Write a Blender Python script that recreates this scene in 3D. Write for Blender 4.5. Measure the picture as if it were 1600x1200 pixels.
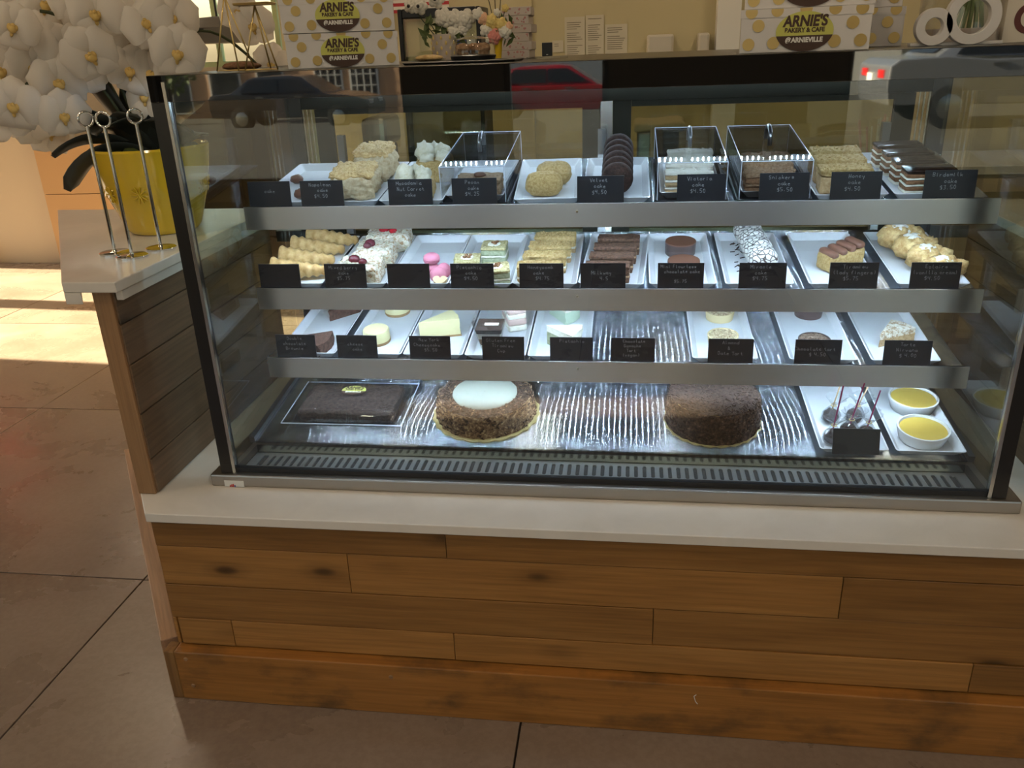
import bpy, bmesh, math, random
from mathutils import Vector, Matrix, noise, Euler
PI = math.pi
random.seed(7)
scn = bpy.context.scene
for o in list(bpy.data.objects): bpy.data.objects.remove(o)
COL = scn.collection

# ------------------------------------------------------------------ camera
cam_d = bpy.data.cameras.new('camera'); cam = bpy.data.objects.new('camera', cam_d); COL.objects.link(cam)
cam_d.sensor_width = 36.0; cam_d.lens = 1293.7 / 1600 * 36; cam_d.clip_start = 0.02; cam_d.clip_end = 300
YAW, PIT, ROL = math.radians(-8.38), math.radians(22.30), math.radians(2.217)
fw = Vector((math.sin(YAW) * math.cos(PIT), math.cos(YAW) * math.cos(PIT), -math.sin(PIT)))
rt = Vector((math.cos(YAW), -math.sin(YAW), 0)); dn = fw.cross(rt)
r2 = rt * math.cos(ROL) + dn * math.sin(ROL); d2 = -rt * math.sin(ROL) + dn * math.cos(ROL)
cm = Matrix((r2, -d2, -fw)).transposed().to_4x4(); cm.translation = (1.133, -1.526, 1.52)
cam.matrix_world = cm
scn.camera = cam

# ------------------------------------------------------------------ world, sun, exposure
scn.view_settings.view_transform = 'Standard'; scn.view_settings.look = 'None'
scn.view_settings.gamma = 1.0; scn.view_settings.use_curve_mapping = False
scn.view_settings.exposure = 0.0
w = bpy.data.worlds.new('world'); scn.world = w; w.use_nodes = True
nt = w.node_tree; nt.nodes.clear()
wo = nt.nodes.new('ShaderNodeOutputWorld'); bg = nt.nodes.new('ShaderNodeBackground'); sk = nt.nodes.new('ShaderNodeTexSky')
sk.sky_type = 'NISHITA'; sk.sun_disc = False; sk.sun_elevation = math.radians(21); sk.sun_rotation = math.radians(-86)
sk.air_density = 1.2; sk.dust_density = 2.0; bg.inputs['Strength'].default_value = 0.34
nt.links.new(sk.outputs[0], bg.inputs[0]); nt.links.new(bg.outputs[0], wo.inputs[0])
sd = bpy.data.lights.new('sun', 'SUN'); sd.energy = 64.0; sd.angle = math.radians(0.6); sd.color = (1.0, 0.88, 0.62)
sun = bpy.data.objects.new('sun', sd); COL.objects.link(sun)
SUND = Vector((0.995 * math.cos(math.radians(21)), -0.075 * math.cos(math.radians(21)), -math.sin(math.radians(21))))
sun.rotation_euler = SUND.to_track_quat('-Z', 'Y').to_euler(); sun.location = (-8, 0, 5)

# ------------------------------------------------------------------ materials
MATS = {}
def newmat(name):
    m = bpy.data.materials.new(name); m.use_nodes = True; MATS[name] = m
    return m, m.node_tree, m.node_tree.nodes['Principled BSDF']
def P(name, col, rough=0.5, metal=0.0, spec=0.5, **kw):
    m, t, b = newmat(name)
    b.inputs['Base Color'].default_value = (*col, 1); b.inputs['Roughness'].default_value = rough
    b.inputs['Metallic'].default_value = metal; b.inputs['Specular IOR Level'].default_value = spec
    if 'coat' in kw: b.inputs['Coat Weight'].default_value = kw['coat']; b.inputs['Coat Roughness'].default_value = .08
    if 'sss' in kw: b.inputs['Subsurface Weight'].default_value = kw['sss']; b.inputs['Subsurface Radius'].default_value = (.01, .006, .003); b.inputs['Subsurface Scale'].default_value = .5
    return m
def coords(t, scale=(1, 1, 1), rnd=False):
    tc = t.nodes.new('ShaderNodeTexCoord'); mp = t.nodes.new('ShaderNodeMapping')
    mp.inputs['Scale'].default_value = scale
    t.links.new(tc.outputs['Object'], mp.inputs['Vector'])
    if rnd:
        oi = t.nodes.new('ShaderNodeObjectInfo'); mu = t.nodes.new('ShaderNodeVectorMath'); mu.operation = 'SCALE'
        mu.inputs[0].default_value = (37.1, 19.7, 11.3); t.links.new(oi.outputs['Random'], mu.inputs['Scale'])
        t.links.new(mu.outputs[0], mp.inputs['Location'])
    return mp.outputs[0]
def ramp(t, fac, stops):
    r = t.nodes.new('ShaderNodeValToRGB'); el = r.color_ramp.elements
    while len(el) < len(stops): el.new(0.5)
    for e, (p, c) in zip(el, stops): e.position = p; e.color = (*c, 1)
    t.links.new(fac, r.inputs[0]); return r.outputs[0]
def noisen(t, vec, scale, detail=4, rough=.55, dist=0.0):
    n = t.nodes.new('ShaderNodeTexNoise'); n.inputs['Scale'].default_value = scale; n.inputs['Detail'].default_value = detail
    n.inputs['Roughness'].default_value = rough; n.inputs['Distortion'].default_value = dist
    t.links.new(vec, n.inputs['Vector']); return n.outputs['Fac']
def bump(t, b, h, strength=.3, dist=.002):
    n = t.nodes.new('ShaderNodeBump'); n.inputs['Strength'].default_value = strength; n.inputs['Distance'].default_value = dist
    t.links.new(h, n.inputs['Height']); t.links.new(n.outputs[0], b.inputs['Normal'])
def mix(t, fac, a, b, mode='MIX'):
    n = t.nodes.new('ShaderNodeMix'); n.data_type = 'RGBA'; n.blend_type = mode
    for s, v in (('Factor', fac), ('A', a), ('B', b)):
        idx = {'Factor': 0, 'A': 6, 'B': 7}[s]
        if hasattr(v, 'node'): t.links.new(v, n.inputs[idx])
        else: n.inputs[idx].default_value = v if s == 'Factor' else (*v, 1)
    return n.outputs[2]
def crumb(name, c1, c2, scale=180, rough=.8, bs=.6, bd=.003, c3=None, p=(.35, .65)):
    m, t, b = newmat(name); v = coords(t)
    n = noisen(t, v, scale, 5, .65)
    st = [(p[0], c1), (p[1], c2)] + ([(p[1] + .12, c3)] if c3 else [])
    t.links.new(ramp(t, n, st), b.inputs['Base Color']); b.inputs['Roughness'].default_value = rough
    b.inputs['Specular IOR Level'].default_value = .25
    bump(t, b, n, bs, bd); return m
def wood(name, ca, cb, cc, ax=0, rough=.42, knots=True, var=.35, dirt=None):
    m, t, b = newmat(name)
    sc = [26, 26, 26]; sc[ax] = 1.6
    v = coords(t, sc, True); g = noisen(t, v, 1.0, 6, .6, .8)
    sc2 = [90, 90, 90]; sc2[ax] = 3
    v2 = coords(t, sc2, True); g2 = noisen(t, v2, 1.4, 3, .6)
    col = ramp(t, g, [(.25, ca), (.5, cb), (.78, cc)])
    col = mix(t, .45, col, ramp(t, g2, [(.35, tuple(x * .62 for x in cb)), (.65, tuple(min(1, x * 1.25) for x in cb))]))
    oi = t.nodes.new('ShaderNodeObjectInfo')
    hsv = t.nodes.new('ShaderNodeHueSaturation')
    mr = t.nodes.new('ShaderNodeMapRange'); mr.inputs['To Min'].default_value = 1 - var; mr.inputs['To Max'].default_value = 1 + var * .75
    t.links.new(oi.outputs['Random'], mr.inputs['Value']); t.links.new(mr.outputs[0], hsv.inputs['Value']); t.links.new(col, hsv.inputs['Color'])
    col = hsv.outputs[0]
    if knots:
        sk_ = [16, 16, 16]; sk_[ax] = 6.5
        vk = coords(t, sk_, True); vo = t.nodes.new('ShaderNodeTexVoronoi'); vo.inputs['Scale'].default_value = .42
        t.links.new(vk, vo.inputs['Vector'])
        k = ramp(t, vo.outputs['Distance'], [(.0, (1, 1, 1)), (.05, (.85, .85, .85)), (.10, (.3, .3, .3)), (.20, (0, 0, 0))])
        col = mix(t, k, col, tuple(x * .16 for x in cb))
    if dirt:
        vd = coords(t, (3, 3, 6), True); nd = noisen(t, vd, 1.6, 5, .6)
        col = mix(t, ramp(t, nd, [(.50, (0, 0, 0)), (.66, (.75, .75, .75))]), col, dirt)
    t.links.new(col, b.inputs['Base Color']); b.inputs['Roughness'].default_value = rough
    bump(t, b, g2, .18, .0015); return m
def glass(name, tint=(1, 1, 1), f0=.04, rough=0.0, haze=None):
    m = bpy.data.materials.new(name); m.use_nodes = True; MATS[name] = m; t = m.node_tree; t.nodes.clear()
    o = t.nodes.new('ShaderNodeOutputMaterial'); tr = t.nodes.new('ShaderNodeBsdfTransparent'); gl = t.nodes.new('ShaderNodeBsdfGlossy')
    tr.inputs[0].default_value = (*tint, 1); gl.inputs['Roughness'].default_value = rough
    lw = t.nodes.new('ShaderNodeLayerWeight'); lw.inputs[0].default_value = .5
    pw = t.nodes.new('ShaderNodeMath'); pw.operation = 'POWER'; pw.inputs[1].default_value = 5
    ma = t.nodes.new('ShaderNodeMath'); ma.operation = 'MULTIPLY_ADD'; ma.inputs[1].default_value = 1 - f0; ma.inputs[2].default_value = f0
    mx = t.nodes.new('ShaderNodeMixShader')
    t.links.new(lw.outputs['Facing'], pw.inputs[0]); t.links.new(pw.outputs[0], ma.inputs[0]); t.links.new(ma.outputs[0], mx.inputs[0])
    t.links.new(tr.outputs[0], mx.inputs[1]); t.links.new(gl.outputs[0], mx.inputs[2])
    out = mx.outputs[0]
    if haze:
        df = t.nodes.new('ShaderNodeBsdfTranslucent'); df.inputs[0].default_value = (.9, .95, 1, 1)
        d2_ = t.nodes.new('ShaderNodeBsdfDiffuse'); d2_.inputs[0].default_value = (.9, .95, 1, 1)
        a1 = t.nodes.new('ShaderNodeMixShader'); a1.inputs[0].default_value = .5; t.links.new(df.outputs[0], a1.inputs[1]); t.links.new(d2_.outputs[0], a1.inputs[2])
        m2 = t.nodes.new('ShaderNodeMixShader'); m2.inputs[0].default_value = haze
        t.links.new(out, m2.inputs[1]); t.links.new(a1.outputs[0], m2.inputs[2]); out = m2.outputs[0]
    t.links.new(out, o.inputs[0]); return m
def emit(name, col, s):
    m, t, b = newmat(name); b.inputs['Base Color'].default_value = (*col, 1)
    b.inputs['Emission Color'].default_value = (*col, 1); b.inputs['Emission Strength'].default_value = s; return m
def brushed(name, col, rough, aniso, axis=(1, 0, 0), rot=0.0, scr=None):
    m, t, b = newmat(name); b.inputs['Base Color'].default_value = (*col, 1); b.inputs['Metallic'].default_value = 1
    b.inputs['Roughness'].default_value = rough; b.inputs['Anisotropic'].default_value = aniso; b.inputs['Anisotropic Rotation'].default_value = rot
    c = t.nodes.new('ShaderNodeCombineXYZ')
    for i in range(3): c.inputs[i].default_value = axis[i]
    t.links.new(c.outputs[0], b.inputs['Tangent'])
    if scr:
        v = coords(t, scr); n = noisen(t, v, 1, 3, .6); bump(t, b, n, .06, .001)
    return m

wood('plank_wood', (.22, .10, .026), (.34, .16, .042), (.46, .235, .07), 0, .38, True, .30)
wood('wing_wood', (.125, .080, .046), (.17, .11, .066), (.23, .15, .09), 1, .5, True, .15)
wood('post_wood', (.25, .14, .065), (.32, .18, .085), (.40, .24, .12), 2, .5, False, .0)
wood('beam_wood', (.25, .10, .02), (.36, .15, .032), (.44, .20, .05), 0, .36, True, .04, (.09, .05, .02))
wood('side_beam_wood', (.30, .16, .085), (.42, .24, .13), (.5, .3, .18), 1, .45, False, .02)
wood('end_grain', (.13, .06, .02), (.25, .12, .035), (.40, .22, .06), 2, .6, False, .02)
P('dark_core', (.03, .02, .012), .8)
m, t, b = newmat('quartz'); v = coords(t); n = noisen(t, v, 5, 5, .6, .6); b.inputs['Roughness'].default_value = .16
t.links.new(ramp(t, n, [(.3, (.68, .64, .58)), (.7, (.77, .73, .67))]), b.inputs['Base Color'])
m, t, b = newmat('concrete'); v = coords(t, (1, 1, 1), True); n = noisen(t, v, 2.3, 7, .62, .4); n2 = noisen(t, v, 60, 3, .6)
c = ramp(t, n, [(.28, (.20, .145, .106)), (.5, (.255, .188, .142)), (.75, (.315, .24, .185))])
c = mix(t, .18, c, ramp(t, n2, [(.4, (.10, .07, .05)), (.6, (.25, .19, .15))])); t.links.new(c, b.inputs['Base Color'])
t.links.new(ramp(t, n, [(.3, (.22,) * 3), (.7, (.36,) * 3)]), b.inputs['Roughness']); bump(t, b, n, .02, .004)
P('joint_dark', (.025, .016, .011), .9)
def plaster(name, col, rough=.85):
    m, t, b = newmat(name); v = coords(t); n = noisen(t, v, 1.2, 4, .6); n2 = noisen(t, v, 160, 2, .5)
    t.links.new(ramp(t, n, [(.3, tuple(x * .93 for x in col)), (.7, col)]), b.inputs['Base Color']); b.inputs['Roughness'].default_value = rough
    bump(t, b, n2, .15, .001); return m
plaster('yellow_wall', (.55, .47, .28)); plaster('cream_wall', (.56, .47, .33)); plaster('dark_pier', (.05, .046, .040)); plaster('ceiling_paint', (.55, .52, .46))
plaster('stucco', (.52, .31, .18)); plaster('pale_stucco', (.7, .66, .58)); plaster('asphalt', (.04, .04, .04)); plaster('pavement', (.10, .095, .088))
P('black_frame', (.012, .011, .010), .28); P('black_glass', (.006, .006, .006), .02, 0, .5); MATS['black_glass'].node_tree.nodes['Principled BSDF'].inputs['IOR'].default_value = 2.3; P('olive_dark', (.016, .015, .010), .8, 0, .12)
P('gasket', (.012, .014, .018), .35); P('chrome', (.78, .77, .74), .08, 1); P('chrome_trim', (.55, .54, .50), .22, 1)
brushed('steel_lip', (.74, .77, .82), .30, .85, (0, 0, 1), 0)
P('steel_sill', (.42, .39, .35), .36, 1)
m = bpy.data.materials.new('steel_deck'); m.use_nodes = True; MATS['steel_deck'] = m; t = m.node_tree; t.nodes.clear()
o_ = t.nodes.new('ShaderNodeOutputMaterial'); gb = t.nodes.new('ShaderNodeBsdfAnisotropic'); gb.inputs['Color'].default_value = (.46, .49, .53, 1)
gb.inputs['Roughness'].default_value = .21; gb.inputs['Anisotropy'].default_value = .927
c_ = t.nodes.new('ShaderNodeCombineXYZ'); c_.inputs[0].default_value = 1.0   # brushing runs along the length of the shelf
t.links.new(c_.outputs[0], gb.inputs['Tangent']); t.links.new(gb.outputs[0], o_.inputs[0])
P('steel_dark', (.22, .22, .22), .3, 1); P('grille_steel', (.56, .57, .57), .38, 1); P('riser_steel', (.55, .60, .57), .2, 1); P('pit', (.008, .009, .01), .7)
glass('pane', (.965, .985, .975), .055); glass('pane_rear', (.70, .72, .62), .05); glass('pane_side', (.84, .86, .80), .13); glass('pane_clear', (.98, .99, .985), .04); glass('acrylic', (.97, .975, .98), .045); P('glass_edge', (.55, .62, .55), .2)
P('acrylic_edge', (.55, .58, .66), .12); glass('plastic', (.97, .98, .985), .06, .02, .008); glass('cello', (.95, .96, .97), .10, .06, .09)
emit('led', (.60, .79, 1.0), 900.0)
P('led_bar', (.5, .5, .5), .4)
P('melamine', (.74, .75, .77), .12); P('porcelain', (.80, .80, .78), .12); P('slate_sign', (.014, .015, .019), .30); P('chalk', (.30, .31, .33), .9)
P('sticker', (.75, .74, .70), .5); P('ink_red', (.5, .03, .03), .5); P('ink_blue', (.05, .09, .4), .5)
P('box_white', (.66, .63, .61), .45); P('gold_foil', (.70, .50, .19), .28, .55); P('lime', (.56, .55, .12), .45); P('brown_ink', (.06, .028, .016), .5); P('white_ink', (.75, .73, .68), .5)
P('brass', (.72, .54, .22), .3, .75); P('yellow_glaze', (.70, .46, .025), .12, 0, .5, coat=.5); P('soil', (.03, .022, .012), .9); P('moss', (.10, .11, .02), .9)
def petal_mat(name, col, tl=.35):
    m = bpy.data.materials.new(name); m.use_nodes = True; MATS[name] = m; t = m.node_tree; b = t.nodes['Principled BSDF']
    b.inputs['Base Color'].default_value = (*col, 1); b.inputs['Roughness'].default_value = .7
    tr = t.nodes.new('ShaderNodeBsdfTranslucent'); tr.inputs[0].default_value = (*col, 1); mx = t.nodes.new('ShaderNodeMixShader'); mx.inputs[0].default_value = tl
    t.links.new(b.outputs[0], mx.inputs[1]); t.links.new(tr.outputs[0], mx.inputs[2]); t.links.new(mx.outputs[0], t.nodes['Material Output'].inputs[0]); return m
petal_mat('petal', (.80, .75, .68), .28); P('orchid_lip', (.66, .45, .14), .6); P('leaf', (.034, .034, .026), .38); P('stem', (.05, .06, .02), .6); P('twig', (.035, .024, .018), .7)
P('green_leaf', (.10, .14, .04), .6); P('rose_white', (.74, .70, .60), .7); P('rose_yellow', (.76, .58, .20), .7); P('rose_pink', (.66, .24, .20), .7); P('rose_peach', (.76, .45, .28), .7)
crumb('napoleon', (.42, .25, .09), (.66, .47, .22), 170); crumb('napoleon_side', (.40, .29, .16), (.58, .47, .31), 120); crumb('cream', (.55, .49, .34), (.66, .61, .48), 60, .6, .25); crumb('choc_crumb', (.022, .012, .008), (.085, .050, .036), 150, bs=1.0, bd=.006)
crumb('choc_roll', (.014, .007, .005), (.045, .021, .015), 90, .8, .8); crumb('honey_crumb', (.40, .25, .085), (.62, .44, .20), 190, bs=1.0, bd=.005); crumb('yellow_crumb', (.40, .245, .08), (.62, .445, .21), 200, bs=1.0, bd=.005)
crumb('sponge', (.42, .26, .12), (.60, .42, .23), 160); crumb('pale_cream', (.72, .66, .52), (.82, .78, .68), 120, .7, .4); crumb('caramel', (.24, .13, .065), (.42, .27, .16), 150)
P('ganache', (.022, .011, .008), .18); crumb('brown_sponge', (.16, .075, .035), (.27, .14, .07), 170); crumb('pecan_crumb', (.20, .12, .065), (.36, .24, .14), 150); P('pecan_nut', (.12, .05, .025), .5)
crumb('pastry', (.42, .235, .075), (.64, .43, .19), 60, .6, .3, c3=(.74, .64, .48)); crumb('almond_flakes', (.40, .25, .13), (.72, .64, .50), 130, .7, .7, .004, (.8, .76, .68), (.40, .52)); P('berry', (.35, .012, .02), .15); P('dark_berry', (.10, .012, .02), .15)
P('macaron_pink', (.60, .20, .28), .65); P('macaron_beige', (.62, .46, .26), .7); crumb('pistachio', (.30, .24, .09), (.60, .52, .30), 210); crumb('pistachio_cake', (.26, .28, .16), (.42, .44, .30), 140)
crumb('mocha_top', (.060, .030, .020), (.17, .088, .055), 150, bs=.9, bd=.005); P('choc_smooth', (.15, .065, .04), .45); P('choc_side', (.075, .045, .04), .4)
m, t, b = newmat('miracle'); v = coords(t, (1, 1, 1)); vo = t.nodes.new('ShaderNodeTexVoronoi'); vo.feature = 'DISTANCE_TO_EDGE'; vo.inputs['Scale'].default_value = 78; t.links.new(v, vo.inputs['Vector'])
t.links.new(ramp(t, vo.outputs['Distance'], [(.05, (.05, .03, .025)), (.10, (.75, .73, .68))]), b.inputs['Base Color']); bump(t, b, vo.outputs['Distance'], .8, .004)
crumb('puff', (.40, .22, .07), (.72, .52, .24), 70, .6, .5); crumb('sugar_dust', (.72, .66, .56), (.84, .82, .78), 150); crumb('brownie', (.05, .022, .014), (.13, .065, .045), 130); P('cheesecake', (.70, .62, .34), .5); P('crust', (.36, .22, .10), .8)
crumb('tart_nuts', (.28, .18, .10), (.66, .56, .36), 190, .6, .8, .004); P('tart_shell', (.66, .53, .30), .7); crumb('dark_tart', (.10, .06, .04), (.28, .20, .15), 170); P('custard', (.58, .40, .075), .28); P('pink_cream', (.60, .42, .36), .6); P('mint_cream', (.55, .66, .50), .6)
crumb('choc_shave', (.035, .019, .012), (.12, .07, .045), 120, .65, 1.0, .006, (.40, .28, .18), (.42, .62)); crumb('choc_shave_light', (.09, .05, .03), (.30, .19, .11), 120, .7, 1.0, .006, (.60, .45, .26), (.36, .55)); P('white_sugar', (.27, .27, .22), .9); crumb('cake_board', (.42, .33, .14), (.55, .45, .2), 40, .4, .1)
P('magenta_stick', (.30, .02, .10), .5); P('kraft_stick', (.45, .30, .16), .6)
P('tan_laminate', (.50, .29, .13), .5); P('beige_panel', (.58, .45, .31), .6); P('white_trim', (.75, .72, .66), .5); P('dark_brown', (.06, .035, .02), .5); P('green_trim', (.42, .50, .26), .6)
P('pink_print', (.52, .24, .22), .6); P('floral_box', (.58, .50, .43), .6); P('paper', (.58, .52, .40), .8); P('print_grey', (.22, .19, .14), .9); P('dispenser', (.55, .49, .40), .4); P('flag_red', (.42, .03, .04), .7); P('flag_white', (.7, .66, .6), .7)
P('grey_shade', (.13, .115, .095), .6); P('black_plastic', (.012, .012, .013), .35); P('g_red', (.11, .02, .015), .5); P('cloth', (.52, .42, .28), .9); P('cup_paper', (.66, .6, .5), .6); P('straw', (.62, .34, .26), .5)
P('tile_grey', (.12, .12, .12), .5); emit('lamp_and_fill_glow', (1.0, .81, .58), 41.0); emit('neon_red', (1.0, .10, .08), 7.0); P('lamp_trim', (.7, .7, .68), .4)  # warm glow also serves the unseen ceiling lamps added as fill
P('paint_silver', (.30, .31, .34), .22, .6, coat=.6); P('paint_red', (.22, .006, .012), .22, .1, coat=.7); P('paint_dark', (.018, .022, .030), .2, .3, coat=.7); P('tyre', (.012, .012, .012), .8); P('tail_red', (.5, .01, .01), .2); P('car_glass', (.008, .010, .012), .05); P('window_dark', (.02, .025, .03), .08); P('white_paint', (.72, .70, .66), .5)

# ------------------------------------------------------------------ mesh helpers
class MB:
    def __init__(s): s.v = []; s.f = []; s.mi = []
    def add(s, vs, fs, mi=0):
        n = len(s.v); s.v += [tuple(p) for p in vs]; s.f += [tuple(i + n for i in f) for f in fs]; s.mi += [mi] * len(fs); return s
    def box(s, c, d, rot=None, mi=0):
        hx, hy, hz = d[0] / 2, d[1] / 2, d[2] / 2
        vs = [Vector((x, y, z)) for x in (-hx, hx) for y in (-hy, hy) for z in (-hz, hz)]
        if rot is not None: vs = [rot @ v for v in vs]
        vs = [v + Vector(c) for v in vs]
        return s.add(vs, [(0, 1, 3, 2), (4, 6, 7, 5), (0, 4, 5, 1), (2, 3, 7, 6), (0, 2, 6, 4), (1, 5, 7, 3)], mi)
    def bb(s, x0, x1, y0, y1, z0, z1, mi=0): return s.box(((x0 + x1) / 2, (y0 + y1) / 2, (z0 + z1) / 2), (x1 - x0, y1 - y0, z1 - z0), None, mi)
    def rings(s, rings, capa=True, capb=True, mi=0, closed=False):
        n = len(rings[0]); vs = [p for r in rings for p in r]; fs = []
        R = len(rings)
        for i in range(R if closed else R - 1):
            a, b_ = i * n, ((i + 1) % R) * n
            for j in range(n): fs.append((a + j, a + (j + 1) % n, b_ + (j + 1) % n, b_ + j))
        if capa and not closed: fs.append(tuple(reversed(range(n))))
        if capb and not closed: fs.append(tuple(range((R - 1) * n, R * n)))
        return s.add(vs, fs, mi)
    def rr(s, loops, seg=4, capa=True, capb=True, mi=0, c=(0, 0)):
        R = []
        for hx, hy, r, z in loops:
            ring = []
            for k, (sx, sy) in enumerate(((1, 1), (-1, 1), (-1, -1), (1, -1))):
                for i in range(seg + 1):
                    a = PI / 2 * (k + i / seg)
                    ring.append((c[0] + sx * (hx - r) + r * math.cos(a), c[1] + sy * (hy - r) + r * math.sin(a), z))
            R.append(ring)
        return s.rings(R, capa, capb, mi)
    def lathe(s, prof, n=24, mi=0, c=(0, 0, 0), capa=True, capb=True, sx=1, sy=1):
        R = [[(c[0] + r * sx * math.cos(2 * PI * j / n), c[1] + r * sy * math.sin(2 * PI * j / n), c[2] + z) for j in range(n)] for r, z in prof]
        return s.rings(R, capa, capb, mi)
    def tube(s, path, r, n=8, mi=0, closed=False):
        pts = [Vector(p) for p in path]; R = []; up = None
        for i, p in enumerate(pts):
            if closed: d = pts[(i + 1) % len(pts)] - pts[i - 1]
            else: d = pts[min(i + 1, len(pts) - 1)] - pts[max(i - 1, 0)]
            d.normalize()
            if up is None: up = Vector((0, 0, 1)) if abs(d.z) < .9 else Vector((1, 0, 0))
            a = d.cross(up).normalized(); b_ = a.cross(d).normalized(); up = b_
            rr = r[i] if isinstance(r, (list, tuple)) else r
            R.append([p + a * rr * math.cos(2 * PI * j / n) + b_ * rr * math.sin(2 * PI * j / n) for j in range(n)])
        return s.rings(R, True, True, mi, closed)
    def prism(s, pts, z0, z1, mi=0):
        n = len(pts); vs = [(x, y, z0) for x, y in pts] + [(x, y, z1) for x, y in pts]
        return s.add(vs, [tuple(reversed(range(n))), tuple(range(n, 2 * n))] + [(i, (i + 1) % n, n + (i + 1) % n, n + i) for i in range(n)], mi)
    def ball(s, c, r, n=12, m_=8, mi=0, jit=0, sc=(1, 1, 1), seed=0, freq=30):
        R = []
        for i in range(m_ + 1):
            th = PI * i / m_; ring = []
            for j in range(n):
                v = Vector((math.sin(th) * math.cos(2 * PI * j / n), math.sin(th) * math.sin(2 * PI * j / n), -math.cos(th)))
                k = r * (1 + jit * noise.noise(v * freq * .1 + Vector((seed, seed * 1.7, 0))))
                ring.append((c[0] + v.x * k * sc[0], c[1] + v.y * k * sc[1], c[2] + v.z * k * sc[2]))
            R.append(ring)
        return s.rings(R, False, False, mi)
    def block(s, c, d, rnd=.006, amp=.002, freq=90, cuts=6, seed=0, mi=0, fn=None, fine=None):
        bm = bmesh.new(); bmesh.ops.create_cube(bm, size=1.0); bmesh.ops.subdivide_edges(bm, edges=bm.edges[:], cuts=cuts, use_grid_fill=True)
        h = Vector(d) / 2; bm.verts.ensure_lookup_table(); vs = []
        rnd = min(rnd, min(h) * .98)
        for v in bm.verts:
            p = Vector((v.co.x * d[0], v.co.y * d[1], v.co.z * d[2]))
            q = Vector((max(-h.x + rnd, min(h.x - rnd, p.x)), max(-h.y + rnd, min(h.y - rnd, p.y)), max(-h.z + rnd, min(h.z - rnd, p.z))))
            e = p - q
            if e.length > 1e-9: nrm = e.normalized(); p = q + nrm * rnd
            else: nrm = Vector((0, 0, 1))
            k = noise.noise(p * freq + Vector((seed * 3.1, seed, seed * 7.3)))
            if fine: k += .7 * noise.noise(p * fine + Vector((seed, seed * 2.1, 5)))
            p = p + nrm * amp * k
            if fn: p = Vector(fn(p, h))
            p.z = max(p.z, -h.z)
            vs.append(p + Vector(c))
        fs = [tuple(v.index for v in f.verts) for f in bm.faces]; bm.free()
        return s.add(vs, fs, mi)
    def mesh(s, name):
        m = bpy.data.meshes.new(name); m.from_pydata(s.v, [], s.f); m.polygons.foreach_set('material_index', s.mi); m.update()
        bm = bmesh.new(); bm.from_mesh(m); bmesh.ops.recalc_face_normals(bm, faces=bm.faces[:]); bm.to_mesh(m); bm.free(); return m
    def build(s, name, mat, parent=None, smooth=False, bev=0.0, kind=None, label=None, loc=None, sub=0):
        m = s.mesh(name)
        for k in (mat if isinstance(mat, (list, tuple)) else [mat]): m.materials.append(MATS[k])
        return link(name, m, parent, smooth, bev, kind, label, loc, sub)
def link(name, m, parent=None, smooth=False, bev=0.0, kind=None, label=None, loc=None, sub=0):
    o = bpy.data.objects.new(name, m); COL.objects.link(o)
    if parent is not None: o.parent = parent
    if smooth:
        m.polygons.foreach_set('use_smooth', [True] * len(m.polygons))
        if smooth != 'all':
            try: m.set_sharp_from_angle(angle=math.radians(40))
            except Exception: pass
    if bev:
        md = o.modifiers.new('bevel', 'BEVEL'); md.width = bev; md.segments = 2; md.limit_method = 'ANGLE'
    if sub:
        md = o.modifiers.new('sub', 'SUBSURF'); md.levels = sub; md.render_levels = sub
    if kind: o['kind'] = kind
    if label: o['label'] = label
    if loc is not None: o.location = loc
    return o
def tag(o, label, cat, group=None):
    o['label'] = label; o['category'] = cat
    if group: o['group'] = group
    return o
def thing(name, label, cat, loc=(0, 0, 0), rz=0, group=None):
    o = bpy.data.objects.new(name, None); o.empty_display_size = .05; COL.objects.link(o); o.location = loc; o.rotation_euler = (0, 0, rz)
    return tag(o, label, cat, group)
def struct(o): o['kind'] = 'structure'; return o
def dup(o, parent=None):
    c = o.copy(); COL.objects.link(c)
    if parent is not None: c.parent = parent
    for ch in list(o.children): dup(ch, c)
    return c
def B(x0, x1, y0, y1, z0, z1): return MB().bb(x0, x1, y0, y1, z0, z1)
ORD = ['frontmost', 'second from the front', 'third from the front', 'fourth from the front', 'fifth from the front']
def nth(i, n): return 'front' if (n == 2 and i == 0) else 'rear' if n == 2 else 'frontmost' if i == 0 else 'rearmost' if i == n - 1 else ('middle' if n == 3 else ORD[i])

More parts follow.
